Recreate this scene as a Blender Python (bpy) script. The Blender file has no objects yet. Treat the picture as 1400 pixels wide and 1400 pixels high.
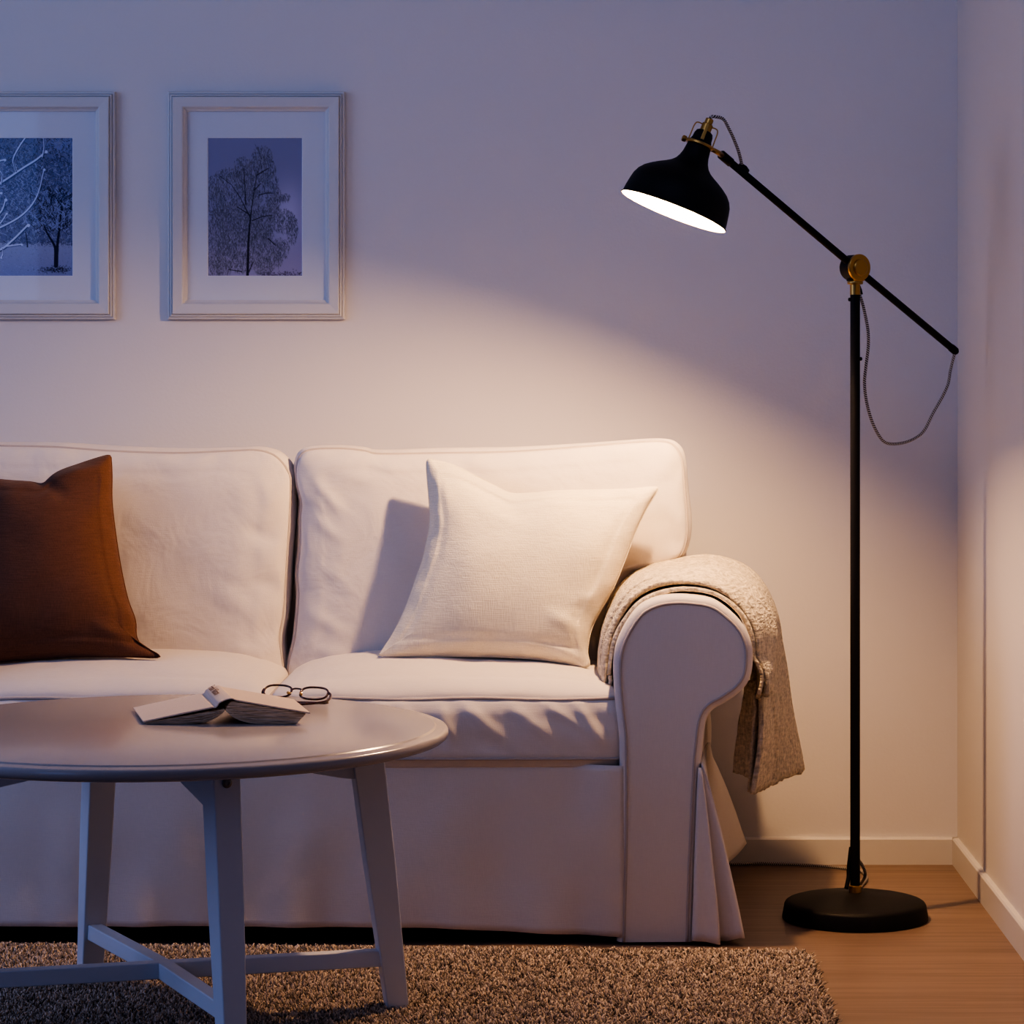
import bpy, bmesh, math, random
import numpy as np
from mathutils import Vector, Matrix, noise as mnoise

random.seed(7); rng = np.random.default_rng(7)
C = bpy.context.scene.collection
F, H, VX, VY = 3753.0, 1.045, 800.0, 505.0      # focal length (px of a 1400 px frame), eye height, optical axis
PI = math.pi

def P(px, py, d):
    """point of the room seen at (px, py) and standing d metres from the camera"""
    return np.array([(px-VX)/F*d, d, H-(py-VY)/F*d])

# ------------------------------------------------------------------ helpers
def root_off(o):
    v = Vector((0, 0, 0))
    while o is not None:
        v += o.location; o = o.parent
    return v

def mesh(name, verts, faces, mat=None, parent=None, smooth=True, origin=None, uv=None):
    verts = np.asarray(verts, dtype=float)
    off = np.array(root_off(parent)) if parent else np.array(origin if origin is not None else (0, 0, 0), dtype=float)
    me = bpy.data.meshes.new(name)
    me.from_pydata((verts-off).tolist(), [], [list(map(int, f)) for f in faces])
    me.validate(); me.update()
    if smooth: me.polygons.foreach_set('use_smooth', [True]*len(me.polygons))
    if uv is not None:
        l = me.uv_layers.new(name='UVMap')
        vi = np.zeros(len(me.loops), dtype=np.int32); me.loops.foreach_get('vertex_index', vi)
        l.data.foreach_set('uv', np.asarray(uv, dtype=np.float32)[vi].ravel())
    o = bpy.data.objects.new(name, me); C.objects.link(o)
    if parent: o.parent = parent
    else: o.location = off
    if mat: me.materials.append(mat)
    return o

def flat(o, ang=35):
    """smooth only over shallow angles"""
    me = o.data
    bm = bmesh.new(); bm.from_mesh(me)
    for f in bm.faces: f.smooth = True
    for e in bm.edges:
        if len(e.link_faces) == 2 and e.calc_face_angle(0) > math.radians(ang): e.smooth = False
    bm.to_mesh(me); bm.free(); return o

def fixn(o):
    bm = bmesh.new(); bm.from_mesh(o.data); bmesh.ops.recalc_face_normals(bm, faces=bm.faces); bm.to_mesh(o.data); bm.free(); return o

def thing(name, label, cat, loc, group=None):
    o = bpy.data.objects.new(name, None); C.objects.link(o); o.location = loc
    o.empty_display_size = .05
    return tag(o, label, cat, group)

def tag(o, label, cat, group=None, kind=None):
    o['label'] = label; o['category'] = cat
    if group: o['group'] = group
    if kind: o['kind'] = kind
    return o

def struct(o):
    o['kind'] = 'structure'; return o

def box_vf(x0, x1, y0, y1, z0, z1):
    v = [(x, y, z) for x in (x0, x1) for y in (y0, y1) for z in (z0, z1)]
    f = [(0, 1, 3, 2), (4, 6, 7, 5), (0, 4, 5, 1), (2, 3, 7, 6), (0, 2, 6, 4), (1, 5, 7, 3)]
    return v, f

def box(name, x0, x1, y0, y1, z0, z1, mat, parent=None, bev=0.0, origin=None):
    v, f = box_vf(x0, x1, y0, y1, z0, z1)
    o = mesh(name, v, f, mat, parent, smooth=False, origin=origin)
    if bev:
        m = o.modifiers.new('b', 'BEVEL'); m.width = bev; m.segments = 3; m.limit_method = 'ANGLE'
        flat(o, 30)
    return o

def grid_faces(n, m, wrap=False, base=0):
    """n rows of m verts"""
    f = []
    mm = m if wrap else m-1
    for i in range(n-1):
        for j in range(mm):
            k = (j+1) % m
            f.append((base+i*m+j, base+i*m+k, base+(i+1)*m+k, base+(i+1)*m+j))
    return f

def catmull(pts, n, closed=False):
    pts = np.asarray(pts, float); k = len(pts)
    out = []
    segs = k if closed else k-1
    for s in range(segs):
        if closed: p0, p1, p2, p3 = pts[(s-1) % k], pts[s], pts[(s+1) % k], pts[(s+2) % k]
        else: p0, p1, p2, p3 = pts[max(s-1, 0)], pts[s], pts[s+1], pts[min(s+2, k-1)]
        for i in range(n):
            t = i/n
            out.append(.5*((2*p1)+(-p0+p2)*t+(2*p0-5*p1+4*p2-p3)*t*t+(-p0+3*p1-3*p2+p3)*t**3))
    if not closed: out.append(pts[-1])
    return np.array(out)

def resample(pts, n, closed=True):
    pts = np.asarray(pts, float)
    q = np.vstack([pts, pts[:1]]) if closed else pts
    d = np.r_[0, np.cumsum(np.linalg.norm(np.diff(q, axis=0), axis=1))]
    t = np.linspace(0, d[-1], n, endpoint=not closed)
    return np.stack([np.interp(t, d, q[:, i]) for i in range(q.shape[1])], axis=1)

def tube_vf(path, r, seg=12, closed=False, caps=True):
    path = np.asarray(path, float); n = len(path)
    rr = np.full(n, r) if np.isscalar(r) else np.asarray(r)
    V = []; L = 0; uv = []
    up = None
    for i in range(n):
        a = path[(i-1) % n] if (closed or i > 0) else path[i]
        b = path[(i+1) % n] if (closed or i < n-1) else path[i]
        t = b-a; t = t/(np.linalg.norm(t)+1e-12)
        if up is None:
            up = np.array([0, 0, 1.]) if abs(t[2]) < .9 else np.array([1., 0, 0])
        u = up-np.dot(up, t)*t; u /= (np.linalg.norm(u)+1e-12); up = u
        w = np.cross(t, u)
        if i: L += np.linalg.norm(path[i]-path[i-1])
        for k in range(seg):
            A = 2*PI*k/seg
            V.append(path[i]+rr[i]*(math.cos(A)*u+math.sin(A)*w)); uv.append((L, k/seg))
    f = grid_faces(n, seg, wrap=True)
    if closed:
        f += [((n-1)*seg+j, (n-1)*seg+(j+1) % seg, (j+1) % seg, j) for j in range(seg)]
    elif caps:
        f.append(tuple(range(seg-1, -1, -1))); f.append(tuple((n-1)*seg+k for k in range(seg)))
    return V, f, uv

def tube(name, path, r, mat, parent=None, seg=12, closed=False, origin=None):
    v, f, uv = tube_vf(path, r, seg, closed)
    return mesh(name, v, f, mat, parent, origin=origin, uv=uv)

def merge(*vfs):
    V = []; Fc = []
    for v, f in vfs:
        b = len(V); V += [tuple(p) for p in v]; Fc += [tuple(i+b for i in q) for q in f]
    return V, Fc

def axis_frame(d):
    d = np.array(d, float); d /= np.linalg.norm(d)
    a = np.array([0, 0, 1.]) if abs(d[2]) < .9 else np.array([1., 0, 0])
    u = np.cross(a, d); u /= np.linalg.norm(u); w = np.cross(d, u)
    return u, w, d

def lathe_vf(prof, base, axis=(0, 0, 1), seg=64, close=False):
    """prof: (radius, height) pairs"""
    u, w, d = axis_frame(axis); base = np.array(base, float)
    V = []
    for r, h in prof:
        for k in range(seg):
            A = 2*PI*k/seg
            V.append(base+d*h+r*(math.cos(A)*u+math.sin(A)*w))
    f = grid_faces(len(prof), seg, wrap=True)
    if close:
        f += [((len(prof)-1)*seg+j, (len(prof)-1)*seg+(j+1) % seg, (j+1) % seg, j) for j in range(seg)]
    else:
        if prof[0][0] > 1e-6: f.append(tuple(range(seg-1, -1, -1)))
        if prof[-1][0] > 1e-6: f.append(tuple((len(prof)-1)*seg+k for k in range(seg)))
    return V, f

def lathe(name, prof, base, mat, parent=None, axis=(0, 0, 1), seg=64, close=False, ang=40, origin=None):
    v, f = lathe_vf(prof, base, axis, seg, close)
    o = mesh(name, v, f, mat, parent, origin=origin)
    bm = bmesh.new(); bm.from_mesh(o.data); bmesh.ops.remove_doubles(bm, verts=bm.verts, dist=1e-6)
    bmesh.ops.recalc_face_normals(bm, faces=bm.faces); bm.to_mesh(o.data); bm.free()
    return flat(o, ang)

def N3(p, s, o=0.0):
    return mnoise.noise(Vector((p[0]*s+o, p[1]*s+o*1.7, p[2]*s-o)))

# ------------------------------------------------------------------ materials
def nt(name):
    m = bpy.data.materials.new(name); m.use_nodes = True
    t = m.node_tree; b = t.nodes['Principled BSDF']
    return m, t, b

def plain(name, col, rough=.5, metal=0, spec=.5, noise_amt=.0, nscale=30, bump=0, bscale=200, coat=0):
    m, t, b = nt(name)
    b.inputs['Roughness'].default_value = rough; b.inputs['Metallic'].default_value = metal
    b.inputs['Specular IOR Level'].default_value = spec; b.inputs['Coat Weight'].default_value = coat
    b.inputs['Base Color'].default_value = (*col, 1)
    tc = t.nodes.new('ShaderNodeTexCoord')
    n = t.nodes.new('ShaderNodeTexNoise'); n.inputs['Scale'].default_value = nscale; n.inputs['Detail'].default_value = 4
    t.links.new(tc.outputs['Object'], n.inputs['Vector'])
    mx = t.nodes.new('ShaderNodeMix'); mx.data_type = 'RGBA'
    mx.inputs[6].default_value = (*[c*(1-noise_amt) for c in col], 1); mx.inputs[7].default_value = (*[min(1, c*(1+noise_amt)) for c in col], 1)
    t.links.new(n.outputs['Fac'], mx.inputs[0]); t.links.new(mx.outputs[2], b.inputs['Base Color'])
    if bump:
        n2 = t.nodes.new('ShaderNodeTexNoise'); n2.inputs['Scale'].default_value = bscale; n2.inputs['Detail'].default_value = 3
        t.links.new(tc.outputs['Object'], n2.inputs['Vector'])
        bp = t.nodes.new('ShaderNodeBump'); bp.inputs['Strength'].default_value = bump; bp.inputs['Distance'].default_value = .001
        t.links.new(n2.outputs['Fac'], bp.inputs['Height']); t.links.new(bp.outputs['Normal'], b.inputs['Normal'])
    return m

def fabric(name, col, weave=900, var=.06, wrinkle=.25, bumpd=.0008, slub=.0, rough=.9, sheen=.15, wr_scale=7, elong=.06):
    """woven cloth: two stretched noises make warp and weft, a slow one the soft wrinkles"""
    m, t, b = nt(name); L = t.links.new
    b.inputs['Roughness'].default_value = rough; b.inputs['Specular IOR Level'].default_value = .2
    b.inputs['Sheen Weight'].default_value = sheen; b.inputs['Sheen Roughness'].default_value = .5
    tc = t.nodes.new('ShaderNodeTexCoord')
    outs = []
    for sc in ((weave*elong, weave*elong, weave), (weave, weave, weave*elong)):
        mp = t.nodes.new('ShaderNodeMapping'); mp.inputs['Scale'].default_value = sc
        n = t.nodes.new('ShaderNodeTexNoise'); n.inputs['Scale'].default_value = 1; n.inputs['Detail'].default_value = 2
        L(tc.outputs['Object'], mp.inputs['Vector']); L(mp.outputs['Vector'], n.inputs['Vector']); outs.append(n)
    ad = t.nodes.new('ShaderNodeMath'); ad.operation = 'ADD'; L(outs[0].outputs['Fac'], ad.inputs[0]); L(outs[1].outputs['Fac'], ad.inputs[1])
    hv = t.nodes.new('ShaderNodeMath'); hv.operation = 'MULTIPLY'; hv.inputs[1].default_value = .5; L(ad.outputs[0], hv.inputs[0])
    rp = t.nodes.new('ShaderNodeMapRange'); rp.inputs[1].default_value = .3; rp.inputs[2].default_value = .7; L(hv.outputs[0], rp.inputs[0])
    mx = t.nodes.new('ShaderNodeMix'); mx.data_type = 'RGBA'
    mx.inputs[6].default_value = (*[c*(1-var-slub) for c in col], 1); mx.inputs[7].default_value = (*[min(1, c*(1+var)) for c in col], 1)
    L(rp.outputs[0], mx.inputs[0]); L(mx.outputs[2], b.inputs['Base Color'])
    w = t.nodes.new('ShaderNodeTexNoise'); w.inputs['Scale'].default_value = wr_scale; w.inputs['Detail'].default_value = 3; w.inputs['Distortion'].default_value = .6
    L(tc.outputs['Object'], w.inputs['Vector'])
    b1 = t.nodes.new('ShaderNodeBump'); b1.inputs['Strength'].default_value = wrinkle; b1.inputs['Distance'].default_value = .02
    L(w.outputs['Fac'], b1.inputs['Height'])
    b2 = t.nodes.new('ShaderNodeBump'); b2.inputs['Strength'].default_value = .5; b2.inputs['Distance'].default_value = bumpd
    L(rp.outputs[0], b2.inputs['Height']); L(b1.outputs['Normal'], b2.inputs['Normal']); L(b2.outputs['Normal'], b.inputs['Normal'])
    return m

M = {}
M['wall'] = plain('wall_paint', (.67, .655, .65), .85, spec=.2, noise_amt=.012, nscale=3, bump=.25, bscale=160)
M['wall_r'] = plain('side_wall_paint', (.67, .64, .60), .85, spec=.2, noise_amt=.012, nscale=3, bump=.2, bscale=160)
M['ceil'] = plain('ceiling_paint', (.7, .7, .7), .9, spec=.1)
M['trim'] = plain('trim_paint', (.62, .60, .56), .45, spec=.4, noise_amt=.01)
M['slip'] = fabric('slipcover_cotton', (.72, .665, .61), 1100, .035, .16, .0004, wr_scale=6)
M['slip_w'] = fabric('slipcover_cotton_soft', (.72, .665, .61), 1100, .035, .34, .0004, wr_scale=9)
M['piping'] = fabric('piping_cotton_shaded', (.50, .44, .40), 1300, .03, .05, .0003)  # darker than the cover: shadow line along the piping put into its colour
M['seam'] = plain('seam_shadow', (.16, .13, .14), .95, spec=.1)
M['ivory'] = fabric('ivory_linen', (.80, .735, .59), 620, .10, .22, .0012, wr_scale=10)
M['rust'] = fabric('rust_linen', (.140, .066, .042), 620, .20, .22, .0012, wr_scale=9, sheen=.1)
M['throw'] = fabric('throw_boucle', (.74, .65, .49), 190, .22, .2, .009, slub=.25, wr_scale=16, elong=.35)
M['black'] = plain('black_powder_coat', (.006, .006, .007), .55, spec=.25, bump=.1, bscale=700)
M['white_in'] = plain('shade_enamel_white', (.62, .58, .52), .5)
M['brass'] = plain('brass', (.50, .30, .085), .32, metal=1, noise_amt=.06, nscale=60)
M['table'] = plain('table_lacquer', (.45, .42, .41), .2, spec=.5, noise_amt=.01, bump=.05, bscale=300)
M['table_leg'] = plain('table_leg_lacquer', (.74, .77, .82), .4, spec=.45, noise_amt=.01)
M['screw'] = plain('screw_steel', (.25, .24, .22), .35, metal=1)
M['frame'] = plain('frame_white', (.60, .60, .60), .45, spec=.4, noise_amt=.01)
M['mat'] = plain('mat_board', (.66, .69, .75), .9, spec=.1, bump=.1, bscale=500)
M['matbevel'] = plain('mat_board_bevel', (.82, .84, .88), .9)
M['cover'] = fabric('book_cloth', (.66, .55, .44), 1800, .05, .0, .0003)
M['ink'] = plain('brown_ink', (.13, .055, .035), .8)
M['tortoise'] = plain('tortoiseshell', (.07, .02, .010), .12, spec=.8, noise_amt=.8, nscale=90, coat=.6)
M['gold'] = plain('nose_pad_gold', (.75, .50, .2), .25, metal=.6)
M['dark'] = plain('under_sofa_black', (.01, .01, .01), .9)
M['rug_base'] = plain('rug_backing', (.17, .125, .10), .95, noise_amt=.3, nscale=120)

def glass_mat(name, refl=.12, tint=(1, 1, 1)):
    m = bpy.data.materials.new(name); m.use_nodes = True; t = m.node_tree; t.nodes.clear(); L = t.links.new
    o = t.nodes.new('ShaderNodeOutputMaterial'); mx = t.nodes.new('ShaderNodeMixShader')
    tr = t.nodes.new('ShaderNodeBsdfTransparent'); tr.inputs[0].default_value = (*tint, 1)
    gl = t.nodes.new('ShaderNodeBsdfGlossy'); gl.inputs['Roughness'].default_value = .03
    lw = t.nodes.new('ShaderNodeLayerWeight'); lw.inputs[0].default_value = .5
    pw = t.nodes.new('ShaderNodeMath'); pw.operation = 'POWER'; pw.inputs[1].default_value = 5; L(lw.outputs['Facing'], pw.inputs[0])
    fr = t.nodes.new('ShaderNodeMath'); fr.operation = 'MULTIPLY_ADD'; fr.inputs[1].default_value = .95; fr.inputs[2].default_value = .045; L(pw.outputs[0], fr.inputs[0])
    L(fr.outputs[0], mx.inputs[0]); L(tr.outputs[0], mx.inputs[1]); L(gl.outputs[0], mx.inputs[2]); L(mx.outputs[0], o.inputs[0])
    return m
M['glass'] = glass_mat('clear_glass')

def emis(name, col, s):
    m = bpy.data.materials.new(name); m.use_nodes = True; t = m.node_tree; t.nodes.clear()
    o = t.nodes.new('ShaderNodeOutputMaterial'); e = t.nodes.new('ShaderNodeEmission')
    e.inputs[0].default_value = (*col, 1); e.inputs[1].default_value = s
    t.links.new(e.outputs[0], o.inputs[0]); return m

def cord_mat(name='braided_cord', pitch=.0042):
    m, t, b = nt(name); L = t.links.new
    b.inputs['Roughness'].default_value = .8
    u = t.nodes.new('ShaderNodeUVMap'); sp = t.nodes.new('ShaderNodeSeparateXYZ'); L(u.outputs[0], sp.inputs[0])
    a = t.nodes.new('ShaderNodeMath'); a.operation = 'MULTIPLY'; a.inputs[1].default_value = 1/pitch; L(sp.outputs[0], a.inputs[0])
    v = t.nodes.new('ShaderNodeMath'); v.operation = 'ADD'; L(a.outputs[0], v.inputs[0])
    v2 = t.nodes.new('ShaderNodeMath'); v2.operation = 'MULTIPLY'; v2.inputs[1].default_value = 2; L(sp.outputs[1], v2.inputs[0]); L(v2.outputs[0], v.inputs[1])
    fr = t.nodes.new('ShaderNodeMath'); fr.operation = 'FRACT'; L(v.outputs[0], fr.inputs[0])
    gt = t.nodes.new('ShaderNodeMath'); gt.operation = 'GREATER_THAN'; gt.inputs[1].default_value = .5; L(fr.outputs[0], gt.inputs[0])
    mx = t.nodes.new('ShaderNodeMix'); mx.data_type = 'RGBA'; mx.inputs[6].default_value = (.012, .011, .011, 1); mx.inputs[7].default_value = (.62, .56, .50, 1)
    L(gt.outputs[0], mx.inputs[0]); L(mx.outputs[2], b.inputs['Base Color']); return m
M['cord'] = cord_mat()

def attr_mat(name, attr='Col', rough=.9):
    m, t, b = nt(name); b.inputs['Roughness'].default_value = rough; b.inputs['Specular IOR Level'].default_value = .15
    a = t.nodes.new('ShaderNodeVertexColor'); a.layer_name = attr
    t.links.new(a.outputs[0], b.inputs['Base Color']); return m
M['print'] = attr_mat('print_paper', rough=.6)
M['pile'] = attr_mat('rug_yarn')

def floor_mat():
    m, t, b = nt('oak_laminate'); L = t.links.new
    tc = t.nodes.new('ShaderNodeTexCoord')
    br = t.nodes.new('ShaderNodeTexBrick'); br.offset = .37; br.squash = 1
    br.inputs['Scale'].default_value = 1; br.inputs['Brick Width'].default_value = 2.1; br.inputs['Row Height'].default_value = .19
    br.inputs['Mortar Size'].default_value = .0012; br.inputs['Mortar Smooth'].default_value = .3
    br.inputs['Color1'].default_value = (.30, .30, .30, 1); br.inputs['Color2'].default_value = (.75, .75, .75, 1); br.inputs['Mortar'].default_value = (0, 0, 0, 1)
    L(tc.outputs['Object'], br.inputs['Vector'])
    mp = t.nodes.new('ShaderNodeMapping'); mp.inputs['Scale'].default_value = (1.6, 34, 1); L(tc.outputs['Object'], mp.inputs['Vector'])
    n = t.nodes.new('ShaderNodeTexNoise'); n.inputs['Scale'].default_value = 1.4; n.inputs['Detail'].default_value = 8; n.inputs['Roughness'].default_value = .65; n.inputs['Distortion'].default_value = .5
    L(mp.outputs[0], n.inputs['Vector'])
    r = t.nodes.new('ShaderNodeValToRGB'); r.color_ramp.elements[0].position = .3; r.color_ramp.elements[1].position = .72
    r.color_ramp.elements[0].color = (.175, .118, .088, 1); r.color_ramp.elements[1].color = (.295, .205, .150, 1)
    L(n.outputs['Fac'], r.inputs[0])
    mx = t.nodes.new('ShaderNodeMix'); mx.data_type = 'RGBA'; mx.blend_type = 'OVERLAY'; mx.inputs[0].default_value = .18
    L(r.outputs[0], mx.inputs[6]); L(br.outputs['Color'], mx.inputs[7])
    mm = t.nodes.new('ShaderNodeMix'); mm.data_type = 'RGBA'; mm.inputs[7].default_value = (.14, .085, .05, 1)
    L(br.outputs['Fac'], mm.inputs[0]); L(mx.outputs[2], mm.inputs[6]); L(mm.outputs[2], b.inputs['Base Color'])
    b.inputs['Roughness'].default_value = .42; b.inputs['Specular IOR Level'].default_value = .4
    bp = t.nodes.new('ShaderNodeBump'); bp.inputs['Strength'].default_value = .15; bp.inputs['Distance'].default_value = .0008
    L(n.outputs['Fac'], bp.inputs['Height']); L(bp.outputs[0], b.inputs['Normal'])
    return m
M['floor'] = floor_mat()

# ------------------------------------------------------------------ the room
WY, WX, LX, ZC, YF = 5.802, .787, -3.4, 2.55, -1.2
struct(box('floor', LX, WX+.1, YF, WY+.1, -.05, 0, M['floor']))
struct(box('wall_back', LX, WX+.1, WY, WY+.1, 0, ZC, M['wall']))
struct(box('wall_right', WX, WX+.1, YF, WY, 0, ZC, M['wall_r']))
struct(box('wall_front', -2.1, WX+.1, YF-.1, YF, 0, ZC, M['wall']))
struct(box('ceiling', LX, WX+.1, YF, WY+.1, ZC, ZC+.05, M['ceil']))
BH = .057
def baseboard(name, axis):
    prof = [(0, 0), (.0125, 0), (.0125, BH-.004), (.0095, BH), (0, BH)]
    V = []
    for e in (0, 1):
        for d, z in prof:
            if axis == 'x': V.append(((LX, WX-.0125)[e] if d else (LX, WX)[e], WY-d, z))
            else: V.append((WX-d, (YF, WY)[e] if e == 0 else WY-.0125, z))
    n = len(prof)
    f = [(i, (i+1) % n, n+(i+1) % n, n+i) for i in range(n)]+[tuple(range(n)), tuple(range(2*n-1, n-1, -1))]
    return struct(fixn(mesh(name, V, f, M['trim'], smooth=False)))
baseboard('baseboard_back', 'x'); baseboard('baseboard_right', 'y')

# ------------------------------------------------------------------ framed prints
def paint_birch():
    W, Hh = 236, 344
    im = np.zeros((Hh, W, 3)); yy, xx = np.mgrid[0:Hh, 0:W]; v = yy/Hh; u = xx/W
    im[:] = (.27, .28, .45)
    im += (np.clip(v*1.1-.2, 0, 1)*.9)[..., None]*np.array([.11, .08, .11])
    im += np.exp(-(((u-.86)/.16)**2+((v-.55)/.2)**2))[..., None]*np.array([.17, .15, .17])
    im -= (np.clip(v-.75, 0, 1)*1.2*np.clip(u-.4, 0, 1))[..., None]*np.array([.12, .12, .10])
    r = np.random.default_rng(3)
    def dot(x, y, rad, c, a=1):
        x0, x1 = int(max(0, x-rad-1)), int(min(W, x+rad+2)); y0, y1 = int(max(0, y-rad-1)), int(min(Hh, y+rad+2))
        if x0 >= x1 or y0 >= y1: return
        d = np.hypot(xx[y0:y1, x0:x1]-x, yy[y0:y1, x0:x1]-y); k = (np.clip(rad+.5-d, 0, 1)*a)[..., None]
        im[y0:y1, x0:x1] = im[y0:y1, x0:x1]*(1-k)+np.array(c)*k
    def line(x0, y0, x1, y1, w0, w1, c, a=1):
        n = int(max(2, math.hypot(x1-x0, y1-y0)*1.2))
        for i in range(n+1):
            t = i/n; dot(x0+(x1-x0)*t, y0+(y1-y0)*t, w0+(w1-w0)*t, c, a)
    # crown masses (u, v, half width, half height)
    blobs = [(.58, .13, .10, .07), (.57, .22, .14, .08), (.37, .20, .09, .06), (.60, .32, .14, .08), (.22, .27, .13, .05), (.38, .30, .12, .07),
             (.10, .36, .12, .09), (.38, .40, .13, .08), (.14, .47, .15, .09), (.70, .43, .08, .08), (.80, .43, .08, .025), (.67, .52, .08, .06),
             (.50, .42, .08, .06), (.25, .56, .20, .08), (.13, .64, .15, .12), (.80, .60, .12, .08), (.90, .66, .055, .10), (.56, .62, .14, .09),
             (.42, .66, .14, .09), (.30, .76, .18, .10), (.13, .82, .14, .12), (.10, .94, .14, .08), (.56, .80, .13, .10), (.36, .90, .12, .07),
             (.77, .80, .09, .07), (.71, .88, .08, .06), (.58, .93, .10, .06), (.45, .54, .15, .07), (.62, .70, .07, .07)]
    tot = []
    for bi, (bu, bv, hw, hh) in enumerate(blobs):
        for _ in range(int(4600*hw*hh/.012)//7+40):
            a = r.uniform(0, 2*PI); q = r.uniform(0, 1)**.62
            tot.append((bu+hw*q*math.cos(a)*1.12, bv+hh*q*math.sin(a)*1.12))
    r.shuffle(tot)
    for k, (tu, tv) in enumerate(tot):
        g = r.uniform(.5, 1.35)
        c = np.array((.185, .195, .265))*g if r.random() < .66 else np.array((.075, .08, .125))
        if r.random() < .13: c = np.array((.36, .37, .50))
        ln = r.uniform(1.5, 6.5); x, y = tu*W, tv*Hh
        line(x, y, x+r.normal(0, 1.1), y+ln, .65, .35, c, .8)
    dk = (.022, .024, .045)
    line(.42*W, 1.0*Hh, .43*W, .75*Hh, 3.2, 2.4, dk); line(.43*W, .75*Hh, .45*W, .58*Hh, 2.4, 1.6, dk, .85)
    for seg in [((.45, .58), (.34, .43), (.25, .34), (.11, .27)), ((.45, .58), (.49, .38), (.52, .27), (.57, .15), (.50, .045)), ((.47, .60), (.58, .57), (.69, .56)),
                ((.49, .38), (.56, .33)), ((.54, .415), (.62, .40), (.70, .40)), ((.45, .56), (.31, .50)), ((.43, .98), (.48, .90)), ((.36, .97), (.22, .955)), ((.64, .73), (.72, .78)),
                ((.40, .48), (.39, .33), (.38, .22)), ((.52, .27), (.64, .22))]:
        for i in range(len(seg)-1):
            a, b2 = seg[i], seg[i+1]; w = 1.25-.25*i
            line(a[0]*W, a[1]*Hh, b2[0]*W, b2[1]*Hh, max(.5, w), max(.4, w-.3), dk, .8)
    for _ in range(160):
        x = r.uniform(.55, 1)*W; y = Hh-abs(r.normal(0, 6)); dot(x, y, 1.5, (.10, .09, .16), .6)
    return im

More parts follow.
